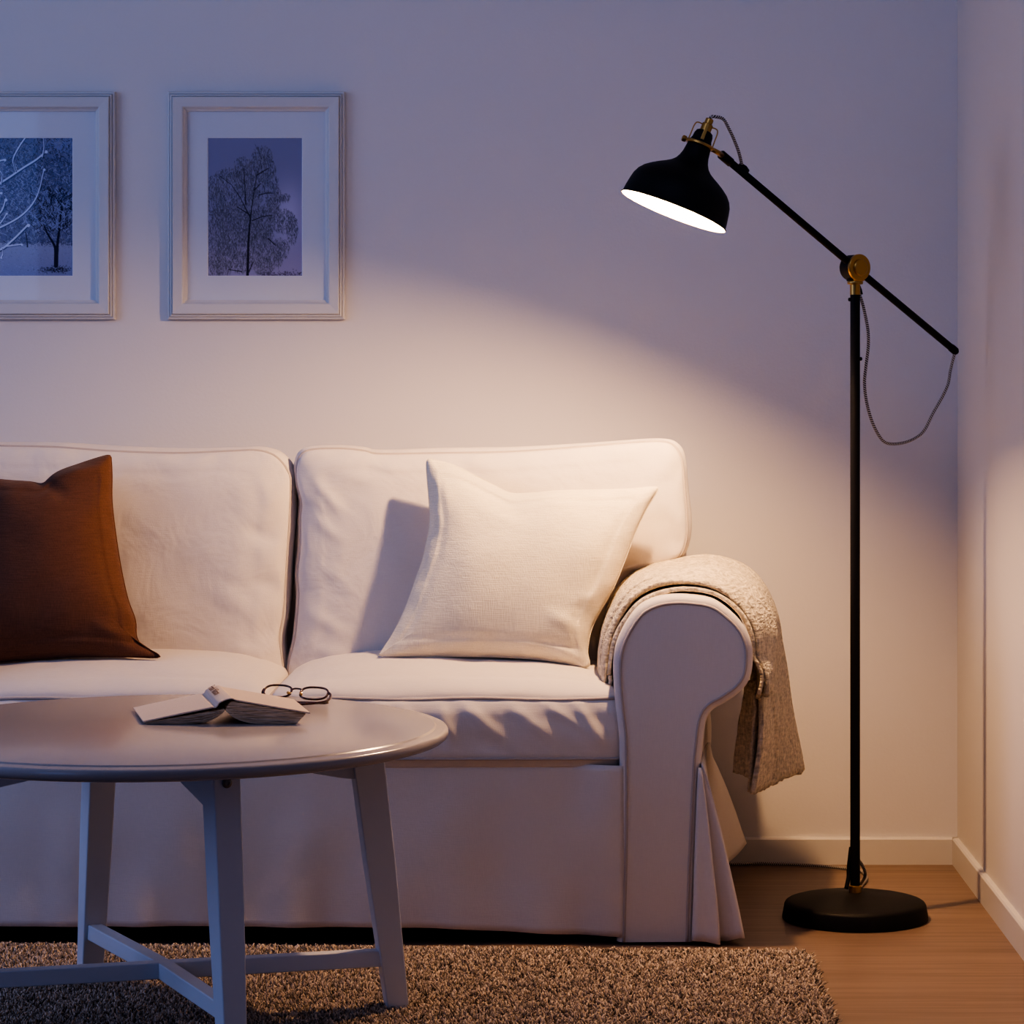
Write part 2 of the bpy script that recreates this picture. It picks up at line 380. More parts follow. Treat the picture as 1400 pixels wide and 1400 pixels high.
def paint_orchard():
    W, Hh = 236, 344
    im = np.zeros((Hh, W, 3)); yy, xx = np.mgrid[0:Hh, 0:W]; v = yy/Hh; u = xx/W
    r = np.random.default_rng(11)
    im[:] = (.15, .18, .34)
    im[v > .76] = (.33, .37, .55)
    im += (np.clip((v-.76)*1.5, 0, .4)*(v > .76))[..., None]*np.array([-.3, -.3, -.2])
    im += np.exp(-(((u-.85)/.18)**2+((v-.04)/.1)**2))[..., None]*np.array([.1, .12, .2])
    def dot(x, y, rad, c, a=1):
        x0, x1 = int(max(0, x-rad-1)), int(min(W, x+rad+2)); y0, y1 = int(max(0, y-rad-1)), int(min(Hh, y+rad+2))
        if x0 >= x1 or y0 >= y1: return
        d = np.hypot(xx[y0:y1, x0:x1]-x, yy[y0:y1, x0:x1]-y); k = (np.clip(rad+.5-d, 0, 1)*a)[..., None]
        im[y0:y1, x0:x1] = im[y0:y1, x0:x1]*(1-k)+np.array(c)*k
    def poly(pts, w0, w1, c, a=1):
        pts = catmull([(p[0]*W, p[1]*Hh) for p in pts], 18); n = len(pts)
        for i in range(n-1):
            m = int(max(1, np.linalg.norm(pts[i+1]-pts[i])*1.3))
            for j in range(m):
                p = pts[i]+(pts[i+1]-pts[i])*j/m; dot(p[0], p[1], w0+(w1-w0)*i/n, c, a)
    for _ in range(3000):       # hazy frosted twigs of the trees behind
        x, y = r.uniform(0, 1), r.uniform(0, .78); a = r.uniform(-1.3, 1.3)-PI/2; l = r.uniform(.02, .07)
        c = np.array((.40, .46, .68))*r.uniform(.3, 1.1) if r.random() < .6 else np.array((.06, .075, .16))
        if y < .2: c = c*.75
        poly([(x, y), (x+l*.5*math.cos(a)+r.normal(0, .006), y+l*.4*math.sin(a)), (x+l*math.cos(a), y+l*.6*math.sin(a))], .6, .45, c, .55)
    for _ in range(700):
        dot(r.uniform(0, W), r.uniform(.78, 1)*Hh, r.uniform(.5, 1.5), np.array((.27, .33, .56))*r.uniform(.5, 1.25), .5)
    dk = (.018, .022, .055)
    for _ in range(260):
        dot(r.normal(.82, .09)*W, r.normal(.955, .012)*Hh, 1.4, dk, .5)
        dot(r.uniform(.35, 1)*W, r.normal(.765, .010)*Hh, 1.3, (.06, .075, .17), .45)
    poly([(.82, .93), (.82, .82), (.80, .77), (.73, .69), (.70, .64)], 4.2, 1.2, dk); poly([(.83, .93), (.84, .78), (.86, .66), (.88, .52), (.87, .38)], 4.0, 1.0, dk)
    for _ in range(330):
        x, y = r.normal(.82, .13), r.uniform(.38, .68); l = r.uniform(.03, .09); a = r.uniform(-2.6, -.5)
        poly([(x, y), (x+l*math.cos(a)*.6, y+l*math.sin(a)*.3), (x+l*math.cos(a), y+l*math.sin(a)*.6)], .8, .4, dk if r.random() < .5 else (.30, .36, .60), .7)
    poly([(.52, .79), (.515, .74), (.50, .68)], 1.8, 1.2, dk, .8)
    wh, ds = (.62, .70, .92), (.05, .07, .19)
    for pts, w in [([(-.05, .47), (.15, .37), (.33, .29), (.48, .22), (.62, .16), (.72, .10)], 2.3), ([(.40, .24), (.37, .16), (.43, .07), (.52, -.02)], 1.7), ([(.68, .14), (.70, .07), (.69, -.02)], 1.6),
                   ([(-.05, .64), (.15, .59), (.25, .53), (.29, .45)], 2.2), ([(-.05, .74), (.15, .68), (.45, .57), (.62, .43), (.70, .23)], 1.7), ([(-.05, .86), (.22, .82), (.36, .75), (.53, .635)], 2.5),
                   ([(-.05, .20), (.10, .19), (.28, .16)], 1.8), ([(-.02, .13), (.05, .06), (.20, .0)], 1.8), ([(.06, .40), (.05, .30), (.04, .25)], 1.4), ([(.13, .38), (.10, .32), (.08, .26)], 1.3),
                   ([(.24, .34), (.25, .28), (.22, .24)], 1.4), ([(-.05, .54), (.1, .47), (.24, .40)], 1.7), ([(-.02, .70), (.2, .64), (.30, .55)], 1.2), ([(-.02, .30), (.06, .24), (.1, .2)], 1.3), ([(.15, .70), (.12, .62), (.18, .54)], 1.2),
                   ([(.25, .80), (.26, .84), (.24, .87)], 1.0), ([(.30, .79), (.40, .78), (.46, .775)], 1.2), ([(-.05, .09), (.02, .13), (.08, .10)], 1.4)]:
        w *= 1.35; poly([(a, b2-.004) for a, b2 in pts], w, w*.8, wh, .9); poly([(a+.004, b2+.004) for a, b2 in pts], w*.5, w*.4, ds, .9)
        dot(pts[-1][0]*W, pts[-1][1]*Hh, w+.9, wh)
    return im

def picture(cxp, paint, label, print_label):
    cyp = 281.5; w2, h2 = 121/647.0, 155.5/647.0     # half sizes in metres
    cx = (cxp-VX)/F*5.80; cz = H-(cyp-VY)/F*5.80; yb = WY-.0005
    root = thing('picture_frame', label, 'picture', (cx, yb, cz-h2), 'white framed prints hung on the wall')
    prof = [(0, 0), (0, .010), (.002, .0125), (.0045, .013), (.0055, .0115), (.0065, .0155), (.0095, .0165), (.0105, .0145), (.0115, .019), (.013, .020), (.031, .0185), (.0335, .0175), (.0355, .0135), (.039, .0105), (.0415, .0095), (.0415, .002)]
    V = []
    for d, h in prof:
        for sx, sz in ((-1, -1), (1, -1), (1, 1), (-1, 1)):
            V.append((cx+sx*(w2-d), yb-h*1.15, cz+sz*(h2-d)))
    f = grid_faces(len(prof), 4, wrap=True)
    fr = fixn(mesh('frame_moulding', V, f, M['frame'], root, smooth=False))
    for i, (sx, sz) in enumerate(((-1, -1), (1, -1), (1, 1), (-1, 1))):
        pass
    # mat board with a window
    W2, H2 = w2-.041, h2-.041
    pw, ph = 128/647/2, 188/647/2; px = cx+(349-351)/647*1.0; pz = cz-(283-281.5)/647
    ym = yb-.0075
    def ring(a, b2, ya, yb2, mat, nm):
        (x0, x1, z0, z1), (u0, u1, v0, v1) = a, b2
        V = [(x0, ya, z0), (x1, ya, z0), (x1, ya, z1), (x0, ya, z1), (u0, yb2, v0), (u1, yb2, v0), (u1, yb2, v1), (u0, yb2, v1)]
        return V, [(0, 1, 5, 4), (1, 2, 6, 5), (2, 3, 7, 6), (3, 0, 4, 7)]
    outer = (cx-W2, cx+W2, cz-H2, cz+H2); inner = (px-pw-.0015, px+pw+.0015, pz-ph-.0015, pz+ph+.0015); inner2 = (px-pw, px+pw, pz-ph, pz+ph)
    V, f = ring(outer, inner, ym, ym, None, ''); mt = mesh('mat_board', V, f, M['mat'], root, smooth=False)
    V, f = ring(inner, inner2, ym, ym+.0016, None, ''); mesh('mat_bevel', V, f, M['matbevel'], mt, smooth=False)
    # print: painted per vertex
    im = paint(); Hh, W, _ = im.shape
    us = np.linspace(0, 1, W+1); vs = np.linspace(0, 1, Hh+1)
    uu, vv = np.meshgrid(us, vs)
    V = np.stack([px-pw+2*pw*uu, np.full_like(uu, ym+.0018), pz+ph-2*ph*vv], -1).reshape(-1, 3)
    pr = mesh('print', V, grid_faces(Hh+1, W+1), M['print'], root, smooth=False)
    ca = pr.data.color_attributes.new('Col', 'FLOAT_COLOR', 'POINT')
    imp = np.pad(im, ((0, 1), (0, 1), (0, 0)), mode='edge'); col = np.ones((Hh+1, W+1, 4)); col[..., :3] = np.clip(imp, 0, 1)
    ca.data.foreach_set('color', col.astype(np.float32).ravel())
    pr['label'] = print_label
    V = [(cx-W2-.0005, yb-.0105, cz-H2-.0005), (cx+W2+.0005, yb-.0105, cz-H2-.0005), (cx+W2+.0005, yb-.0105, cz+H2+.0005), (cx-W2-.0005, yb-.0105, cz+H2+.0005)]
    mesh('glass_pane', V, [(0, 1, 2, 3)], M['glass'], root, smooth=False)
    V, f = box_vf(cx-w2+.012, cx+w2-.012, yb-.005, yb-.001, cz-h2+.012, cz+h2-.012)
    mesh('backing_board', V, f, M['ceil'], root, smooth=False)
    return root
picture(37.5, paint_orchard, 'white framed print of snowy orchard branches at the left picture edge', 'blue toned photograph of frosted branches over a snowy orchard')
picture(351, paint_birch, 'white framed print of a single tall frosted birch tree', 'blue toned photograph of a tall frosted birch')

# ------------------------------------------------------------------ sofa
SOFA_X = -.576
sofa = thing('sofa', 'cream slipcovered two seat sofa with rolled arms and skirt against the wall', 'sofa', (SOFA_X, 5.38, 0))

def cushion(name, outline, center, to3d, crown_f, crown_b, wall, bulge, mat, parent=None, disp=None, N=220, K=30, p=2.4, q=.75, origin=None, wallrows=8):
    """closed cushion: outline (u,v) star shaped round center; to3d(u,v,w)->xyz with w towards the front"""
    ol = resample(outline, N); ctr = np.array(center)
    rows = []
    rs = 1-(1-np.linspace(0, 1, K))**1.7
    rs = rs[1:]
    HF, hc = inflate_field(ol, ctr, [float(r) for r in rs])
    def ringpts(r, w, off=0.0):
        d = ol-ctr; n = d/np.linalg.norm(d, axis=1)[:, None]
        pts = ctr+d*r+n*off
        return np.c_[pts, np.broadcast_to(w, (N,))]
    for r in rs: rows.append((ringpts(r, wall/2+crown_f*HF[float(r)]**q), 'f', r))
    for k in range(1, wallrows):
        t = k/wallrows; rows.append((ringpts(1, wall/2-wall*t, bulge*min(1, 1.7*math.sin(PI*t))**.8), 'w', t))
    for r in rs[::-1]: rows.append((ringpts(r, -wall/2-crown_b*HF[float(r)]**q), 'b', r))
    V = []
    def put(u, v, w, kind, r):
        pt = np.array(to3d(u, v, w))
        if disp is not None: pt = pt+disp(u, v, w, kind, r, pt)
        V.append(pt)
    put(ctr[0], ctr[1], wall/2+crown_f*hc**q, 'f', 0)
    for pts, kind, r in rows:
        for u, v, w in pts: put(u, v, w, kind, r)
    put(ctr[0], ctr[1], -wall/2-crown_b*hc**q, 'b', 0)
    f = grid_faces(len(rows), N, wrap=True, base=1)
    f += [(0, 1+(j+1) % N, 1+j) for j in range(N)]
    e = 1+(len(rows)-1)*N; last = len(V)-1
    f += [(last, e+j, e+(j+1) % N) for j in range(N)]
    o = mesh(name, V, f, mat, parent, origin=origin)
    fixn(o); flat(o, 60)
    return o, ol

def inflate_field(ol, ctr, rs, n=88, cut=.86):
    """height of a filled cushion cover (membrane equation), sampled on the rings of the radial mesh"""
    ol = np.asarray(ol); lo = ol.min(0); hi = ol.max(0); pad = (hi-lo)*.03; lo = lo-pad; hi = hi+pad
    X, Y = np.meshgrid(np.linspace(lo[0], hi[0], n), np.linspace(lo[1], hi[1], n)); ins = np.zeros((n, n), bool)
    a = ol; b = np.roll(ol, -1, axis=0)
    for (x0, y0), (x1, y1) in zip(a, b):
        if y0 == y1: continue
        c = ((Y < y0) != (Y < y1)) & (X < (x1-x0)*(Y-y0)/(y1-y0)+x0); ins ^= c
    ph = np.zeros((n, n)); asp = ((hi-lo)[0]/(hi-lo)[1])**2
    wx, wy = 1/asp, 1.0; k = 1/(2*(wx+wy))
    for it in range(7000):
        q = k*(wx*(np.roll(ph, 1, 1)+np.roll(ph, -1, 1))+wy*(np.roll(ph, 1, 0)+np.roll(ph, -1, 0))+1e-3)
        ph = np.where(ins, q, 0)
    ph /= ph.max()
    def samp(p):
        g = (p-lo)/(hi-lo)*(n-1); i = np.clip(g.astype(int), 0, n-2); f = g-i
        x, y = i[:, 0], i[:, 1]; fx, fy = f[:, 0], f[:, 1]
        return ph[y, x]*(1-fx)*(1-fy)+ph[y, x+1]*fx*(1-fy)+ph[y+1, x]*(1-fx)*fy+ph[y+1, x+1]*fx*fy
    edge = samp(ctr+(ol-ctr)*cut)
    for _ in range(3): edge = (edge+np.roll(edge, 1)+np.roll(edge, -1))/3
    out = {}
    for r in rs:
        if r < cut:
            v = samp(ctr+(ol-ctr)*r); w = np.clip((r-cut+.12)/.12, 0, 1)
            v = v*(1-w)+w*(edge+(1-w)*(v-edge))
        else: v = edge*(1-r)/(1-cut)
        out[r] = np.maximum(v, 0)**.5
    return out, float(samp(np.array([ctr]))[0])**.5

def ridge(u, v, a, b, w):
    """gaussian crease along a segment a-b, fading at its ends"""
    ax, ay = a; bx, by = b; dx, dy = bx-ax, by-ay; L2 = dx*dx+dy*dy
    t = ((u-ax)*dx+(v-ay)*dy)/L2; tc = min(1, max(0, t))
    d2 = (u-ax-tc*dx)**2+(v-ay-tc*dy)**2
    e = math.sin(PI*min(1, max(0, .08+.84*tc)))
    return math.exp(-d2/(w*w))*e

# --- seat cushions
def seat_cushion(x0, x1, seed, label=None):
    y0, y1 = 5.005, 5.62
    zb, zt = .318, .446
    def rrect(x0, x1, y0, y1, r, n=10):
        pts = []
        for cx, cy, a0 in ((x1-r, y0+r, -90), (x1-r, y1-r, 0), (x0+r, y1-r, 90), (x0+r, y0+r, 180)):
            for k in range(n+1):
                a = math.radians(a0+90*k/n); pts.append((cx+r*math.cos(a), cy+r*math.sin(a)))
        return pts
    ol = rrect(x0+.003, x1-.003, y0, y1, .022)
    mid = (zt+zb)/2; wall = zt-zb
    folds = []
    r = random.Random(seed)
    for k in range(9):
        fx = x0+.05+(x1-x0-.1)*(k+.5*r.random())/9; folds.append(((fx, zt-.01), (fx+r.uniform(.02, .09), zt-r.uniform(.055, .10)), r.uniform(.007, .014), r.uniform(.003, .0065)))
    def disp(u, v, w, kind, rr, pt):
        d = np.zeros(3)
        if kind == 'f':
            d[2] += .005*N3(pt, 5, seed)*(1-rr**4)+.002*N3(pt, 16, seed)
            d[2] -= .004*math.exp(-((v-y0)/.03)**2)*(1+.8*math.sin(u*23+seed))*.5
        if kind == 'w' and v < y0+.05:
            s = math.sin(PI*rr)
            e = min(1, max(0, (pt[0]-x0)/.05), max(0, (x1-pt[0])/.05))
            d[1] -= s*(.004*N3((pt[0]*2.0, pt[2]*4, 0), 5, seed)+.003*N3((pt[0]*1.4+pt[2]*1.2, pt[2]*1.2, 0), 20, seed))
            for a, b2, wd, am in folds: d[1] -= am*1.25*ridge(pt[0], pt[2], a, b2, wd)*e
        return d
    o, olr = cushion('seat_cushion', ol, ((x0+x1)/2, (y0+y1)/2), lambda u, v, w: (u, v, mid+w), .056, .0, wall, .014, M['slip'], sofa, disp, N=420, K=34, p=2.2, q=.9, wallrows=22)
    for z, nm in ((zt, 'piping'), (zb+.018, 'piping')):
        off = .0015 if z == zt else .0125
        c = np.array(((x0+x1)/2, (y0+y1)/2)); pts = []
        for u, v in resample(ol, 260):
            d = np.array((u, v))-c; d /= np.linalg.norm(d); q = np.array((u, v))+d*off
            dz = 0
            if z == zt: dz = -.004*math.exp(-((v-y0)/.03)**2)*(1+.8*math.sin(u*23+seed))*.5
            pts.append((q[0], q[1], z+dz))
        tube('piping', pts, .0033 if z == zt else .0024, M['piping'], o, 8, closed=True)
    return o
seat_cushion(-.576, .066, 3)
seat_cushion(-1.218, -.576, 9)

# --- back cushions (L shaped, the wide top resting over the arm)
def back_pt(px, py):
    """photo point on the plane of the back cushions -> (x, z)"""
    d = 5.43; p = P(px, py, d); return (p[0], p[2])
def back_cushion(outline_px, center_px, seed, creases):
    ol = [back_pt(*p) for p in outline_px]
    ol = catmull(ol, 6, closed=True)
    ctr = back_pt(*center_px)
    def to3d(u, v, w):
        lean = (v-.45)*.13
        return (u, 5.405+lean-w*1.0, v)
    cr = [(back_pt(*a), back_pt(*b2), wd, am) for a, b2, wd, am in creases]
    def disp(u, v, w, kind, rr, pt):
        d = np.zeros(3)
        if kind == 'f':
            k = (1-rr**6)
            d[1] -= k*(.010*N3((u, v, 0), 4, seed)+.004*N3((u, v, 0), 11, seed+3))
            e = math.exp(-((1-rr)/.16)**2)*(1-math.exp(-((1-rr)/.02)**2))
            d[1] -= .0055*e*N3((u*.8, v*.8, 0), 26, seed+5)
            for a, b2, wd, am in cr: d[1] -= am*1.3*ridge(u, v, a, b2, wd)*k
        elif kind == 'w':
            d[1] += .0; d[0] += .004*math.sin(PI*rr)*N3((u, v, rr), 12, seed)
        return d
    o, olr = cushion('back_cushion', ol, ctr, to3d, .050, .03, .085, .010, M['slip_w'], sofa, disp, N=380, K=44, p=2.6, q=.8)
    pts = [to3d(u, v, .0425) for u, v in resample(ol, 300)]
    tube('piping', pts, .0034, M['piping'], o, 8, closed=True)
    pts = [to3d(u, v, -.0425) for u, v in resample(ol, 300)]
    tube('piping', pts, .0034, M['piping'], o, 8, closed=True)
    return o
RB = [(407, 640), (412, 623), (428, 615), (470, 614), (500, 617), (520, 621), (600, 620), (700, 618), (800, 611), (860, 606), (900, 604), (920, 609), (931, 628), (935, 670), (938, 710), (937, 735),
      (930, 755), (914, 767), (885, 774), (862, 782), (848, 800), (842, 840), (840, 900), (836, 932), (800, 940), (600, 944), (430, 942), (402, 934), (400, 905), (408, 872), (411, 843), (413, 809), (411, 782), (414, 746), (414, 705), (415, 687), (408, 660)]
RBc = (640, 770)
back_cushion(RB, RBc, 2.0, [((428, 650), (470, 700), .012, .005), ((425, 700), (470, 735), .012, .004), ((430, 760), (470, 790), .014, .003), ((425, 830), (480, 862), .012, .004), ((430, 880), (480, 890), .012, .003),
                            ((445, 640), (520, 655), .02, .004), ((905, 630), (915, 700), .02, -.003), ((900, 740), (930, 735), .02, -.003)])
def mir(p): return (800-2*0+0, p)
LB = [(398, 658), (397, 709), (394, 770), (391, 831), (386, 865), (389, 892), (393, 928), (380, 938), (200, 944), (0, 944), (-40, 938), (-48, 900), (-50, 840), (-56, 800), (-72, 782), (-95, 774), (-122, 767),
      (-138, 755), (-144, 735), (-145, 710), (-142, 660), (-137, 628), (-120, 612), (-90, 607), (0, 610), (80, 612), (150, 617), (240, 620), (320, 617), (350, 616), (372, 621), (386, 632), (394, 644)]
back_cushion(LB, (160, 770), 7.0, [((360, 650), (385, 700), .015, .004), ((340, 720), (385, 735), .014, -.004), ((350, 790), (388, 800), .012, -.003), ((330, 880), (385, 900), .014, .004),
                                   ((300, 905), (375, 925), .012, .004), ((300, 800), (380, 850), .02, .004)])

# --- arm
ARM_PX = [(843, 1288), (846, 1180), (847, 1100), (847, 1040), (846, 1006), (842, 970), (839, 935), (839, 903), (845, 876), (859, 849), (875, 830), (897, 819), (921, 815), (948, 816), (975, 821), (997, 835), (1016, 854),
          (1027, 876), (1030, 900), (1026, 927), (1013, 946), (992, 961), (975, 971), (966, 985), (962, 1011), (959, 1040), (957, 1075), (954, 1140), (951, 1210), (949, 1288)]
AY0 = 4.985
arm_prof = np.array([(P(x, y, AY0)[0], P(x, y, AY0)[2]) for x, y in ARM_PX])
def build_arm(mirror):
    sx = (lambda x: 2*SOFA_X-x) if mirror else (lambda x: x)
    base = catmull(arm_prof, 6)
    n = len(base)
    # inward offset direction of the open profile
    T = np.gradient(base, axis=0); T /= np.linalg.norm(T, axis=1)[:, None]
    Nn = np.c_[T[:, 1], -T[:, 0]]          # to the right of travel = inside
    rad = .013; rows = []
    for k in range(7):
        a = PI/2*k/6; rows.append((AY0+rad*(1-math.sin(a)), base+Nn*rad*(1-math.cos(a)) if False else base+Nn*rad*(1-math.sin(a))*0+Nn*rad*(1-math.cos(PI/2-a))))
    rows = []
    for k in range(7):
        a = PI/2*k/6
        rows.append((AY0+rad*(1-math.sin(a)), base+Nn*rad*(1-math.cos(a))))
    rows = rows[::-1]      # front (inset) first
    rows = [(AY0+rad*(1-math.sin(a)), base+Nn*rad*(1-math.cos(a))) for a in [PI/2*(6-k)/6 for k in range(7)]]
    for y in np.linspace(AY0+rad+.03, 5.765, 22): rows.append((y, base))
    V = []
    for y, pr in rows:
        t = min(1, max(0, (y-AY0)/.55))
        for i, (x, z) in enumerate(pr):
            dx = 0
            if i > n*.55:
                dx = .045*(t**1.2)*math.exp(-((z-.30)/.14)**2)
            dz = .004*N3((x, y, z), 7, 4.0)*min(1, t*3); dx += .003*N3((x, y, z), 6, 9)*min(1, t*3)
            V.append((sx(x+dx), y, z+dz if z > .1 else z))
    f = grid_faces(len(rows), n)
    b = (len(rows)-1)*n
    f.append(tuple(b+i for i in range(n)))
    arm = mesh('arm', V, f, M['slip'], sofa); fixn(arm); flat(arm, 60)
    fp = rows[0][1]
    V = [(sx(x), AY0-.0002, z) for x, z in fp]
    pnl = mesh('front_panel', V, [tuple(range(n))], M['slip'], arm, smooth=False); fixn(pnl)
    pth = [(sx(x), AY0+.0005, z) for x, z in fp]
    tube('piping', pth, .0030, M['piping'], arm, 8)
    return arm
build_arm(False); build_arm(True)

# --- body: front skirt panel, deck and low back
def cloth_grid(name, rows, mat, parent, thick=.003):
    n = len(rows); m = len(rows[0]); V = [p for r in rows for p in r]
    o = mesh(name, V, grid_faces(n, m), mat, parent)
    s = o.modifiers.new('s', 'SOLIDIFY'); s.thickness = thick; s.offset = 0
    return o
rows = []
for zi in np.linspace(0, 1, 26):
    r = []
    for x in np.linspace(-1.222, .070, 150):
        u = (x+1.222)/1.292
        hem = .033-.020*max(0, (u-.60)/.4)**1.3+.001*math.sin(x*17)
        z = .325+(hem-.325)*zi
        e = min(1, max(0, (x+.02)/.075))+min(1, max(0, (-1.13-x)/.075)); e = e*e*(3-2*e)
        y = 5.006-.018*e-.012*zi*(1-e)-.004*zi+(1-e*.8)*(.017*zi*(N3((x, 0, z*.35), 5, 2.2)+.6*N3((x, 0, z*.3), 13, 5))+.007*N3((x, 0, z), 7, 1)*math.sin(PI*min(1, zi*1.1)))
        r.append((x, y, z))
    rows.append(r)
skirt = cloth_grid('skirt_panel', rows, M['slip'], sofa)
pth = [(x, 5.0185, .040-.020*max(0, ((x+1.222)/1.292-.60)/.4)**1.3) for x in np.linspace(-1.2, .06, 60)]
# deck below the cushions and the upholstered back frame
box('deck', -1.2, .05, 5.04, 5.66, .16, .316, M['slip'], sofa, .006)
box('back_frame', -1.36, .208, 5.60, 5.785, .10, .80, M['slip'], sofa, .035)
box('underside_shade', -1.36, .16, 5.07, 5.74, .045, .158, M['dark'], sofa)  # black box added to make the shadow gap below the skirt black
for lx in (-1.32, .12):
    for ly in (5.11, 5.70): lathe('leg', [(.018, 0), (.022, .02), (.026, .05)], (lx, ly, 0), M['dark'], sofa, seg=20)

# --- pleated corner and side skirt of each arm
def side_skirt(mirror):
    sx = (lambda x: 2*SOFA_X-x) if mirror else (lambda x: x)
    top = P(957, 1050, 4.98); rows = []
    a0 = P(948, 1287, 4.972); a1 = P(985, 1291, 4.968); a2 = P(986, 1288, 4.985); a3 = P(1017, 1281, 4.985)
    hem = [(a0[0]-.002, 4.9835, a0[2]), (a0[0]+.004, 4.974, a0[2]), (a0[0]*.5+a1[0]*.5, 4.972, a0[2]-.001), (a1[0]-.004, 4.966, a1[2]), (a1[0], 4.970, a1[2]), (a2[0]-.004, 4.988, a2[2]+.002), (a2[0]+.01, 4.984, a2[2]+.002), (a3[0]-.01, 4.972, a3[2]), (a3[0], 4.975, a3[2]),
           (a3[0]-.004, 5.0, .011), (.255, 5.12, .018), (.245, 5.30, .03), (.262, 5.48, .045), (.300, 5.60, .045), (.335, 5.715, .058)]
    x0 = top[0]
    tp = [(x0-.002, 4.984, top[2]), (x0-.001, 4.982, top[2]), (x0, 4.981, top[2]), (x0+.001, 4.981, top[2]), (x0+.001, 4.983, top[2]), (x0+.001, 4.985, top[2]), (x0+.002, 4.985, top[2]), (x0+.003, 4.985, top[2]), (x0+.004, 4.987, top[2]),
          (x0+.004, 4.995, .33), (x0+.012, 5.12, .33), (x0+.026, 5.30, .32), (x0+.040, 5.48, .30), (x0+.046, 5.60, .27), (x0+.048, 5.72, .25)]
    hem = catmull(hem, 6); tp = catmull(tp, 6)
    rows = []
    for t in np.linspace(0, 1, 22):
        r = []
        for a, b2 in zip(tp, hem):
            p = a+(b2-a)*t; q = t**.82
            p = np.array([a[0]+(b2[0]-a[0])*q, a[1]+(b2[1]-a[1])*t, p[2]])
            p[0] += .003*N3(p, 9, 3)*t; r.append((sx(p[0]), p[1], p[2]))
        rows.append(r)
    cloth_grid('side_skirt', rows, M['slip'], sofa, .0025)
side_skirt(False); side_skirt(True)

# ------------------------------------------------------------------ scatter cushions
def pillow(name, outline_px, center_px, dfun, thick, seed, mat, label, creases=(), cat='cushion', seam=True):
    """knife edged cushion lying in the plane given by dfun(py)"""
    ol = catmull(outline_px, 5, closed=True)
    def base3(u, v): return P(u, v, dfun(v))
    e1 = base3(center_px[0]+10, center_px[1])-base3(*center_px); e2 = base3(center_px[0], center_px[1]+10)-base3(*center_px)
    nrm = np.cross(e1, e2); nrm /= np.linalg.norm(nrm)
    if nrm[1] > 0: nrm = -nrm
    def disp(u, v, w, kind, rr, pt):
        k = 1-rr**8; e = math.exp(-((1-rr)/.2)**2)*(1-math.exp(-((1-rr)/.02)**2)); d = 0
        s = 1 if kind == 'f' else -1
        d += k*(.007*N3(pt, 6, seed)+.003*N3(pt, 15, seed+2))+e*.005*N3(pt, 24, seed+4)
        if kind == 'f':
            for a, b2, wd, am in creases: d += am*1.3*ridge(u, v, a, b2, wd)*k
        return nrm*d*s
    base = base3(center_px[0], max(p[1] for p in outline_px))
    o, olr = cushion(name, ol, center_px, lambda u, v, w: base3(u, v)+nrm*w, thick, thick*.7, .0016, .0, mat, None, disp, N=340, K=48, p=2.0, q=1.15, origin=base, wallrows=2)
    o['label'] = label; o['category'] = cat
    if seam:
        pts = [base3(u, v)+nrm*.0005 for u, v in resample(ol, 300)]
        tube('seam', pts, .0016, mat, o, 6, closed=True)
    return o
IV = [(584, 629), (592, 629), (620, 636), (665, 658), (697, 674), (730, 674), (766, 671), (851, 669), (893, 666), (899, 670), (886, 692), (871, 722), (860, 751), (839, 803), (818, 840), (808, 862), (803, 890), (806, 908), (799, 912),
      (783, 908), (740, 902), (680, 898), (600, 897), (524, 896), (521, 893), (538, 866), (555, 830), (568, 794), (578, 765), (583, 743), (588, 715), (587, 687), (584, 650)]
pillow('scatter_cushion', IV, (700, 790), lambda v: 5.30-(v-670)/240*.11, .075, 1.5, M['ivory'],
       'ivory linen square cushion leaning on the right back cushion beside the arm',
       [((650, 660), (720, 720), 14, -.005), ((700, 680), (790, 690), 14, .006), ((590, 640), (610, 700), 12, .006), ((880, 675), (840, 730), 12, .004), ((800, 870), (750, 850), 10, .005), ((820, 820), (790, 830), 8, .004), ((800, 895), (740, 880), 8, -.004)])
OR = [(-56, 640), (-48, 640), (-26, 650), (0, 656), (40, 659), (60, 661), (78, 646), (110, 634), (138, 625), (150, 623), (152, 630), (153, 652), (153, 685), (158, 730), (166, 780), (175, 820), (185, 848), (187, 872),
      (197, 884), (216, 895), (214, 899), (170, 898), (100, 898), (40, 902), (0, 905), (-30, 908), (-56, 909), (-57, 903), (-50, 860), (-46, 780), (-50, 700)]
pillow('scatter_cushion', OR, (62, 790), lambda v: 5.30-(v-670)/240*.12, .075, 6.5, M['rust'],
       'rust orange linen square cushion leaning on the left back cushion',
       [((70, 665), (150, 640), 12, .012), ((60, 668), (100, 690), 10, -.006), ((145, 650), (140, 720), 12, .007), ((180, 880), (130, 860), 10, .005), ((40, 672), (0, 700), 14, .004)])

# ------------------------------------------------------------------ throw over the arm
throw = thing('throw_blanket', 'beige loose weave throw folded over the right rolled arm', 'blanket', (.2, 5.28, .60))
def arm_path():
    """offsettable path over the arm from the inner side to the outer hanging edge (x,z)"""
    pts = catmull(arm_prof, 6)
    return pts
AP = arm_path()
Tn = np.gradient(AP, axis=0); Tn /= np.linalg.norm(Tn, axis=1)[:, None]; AN = np.c_[-Tn[:, 1], Tn[:, 0]]   # outward
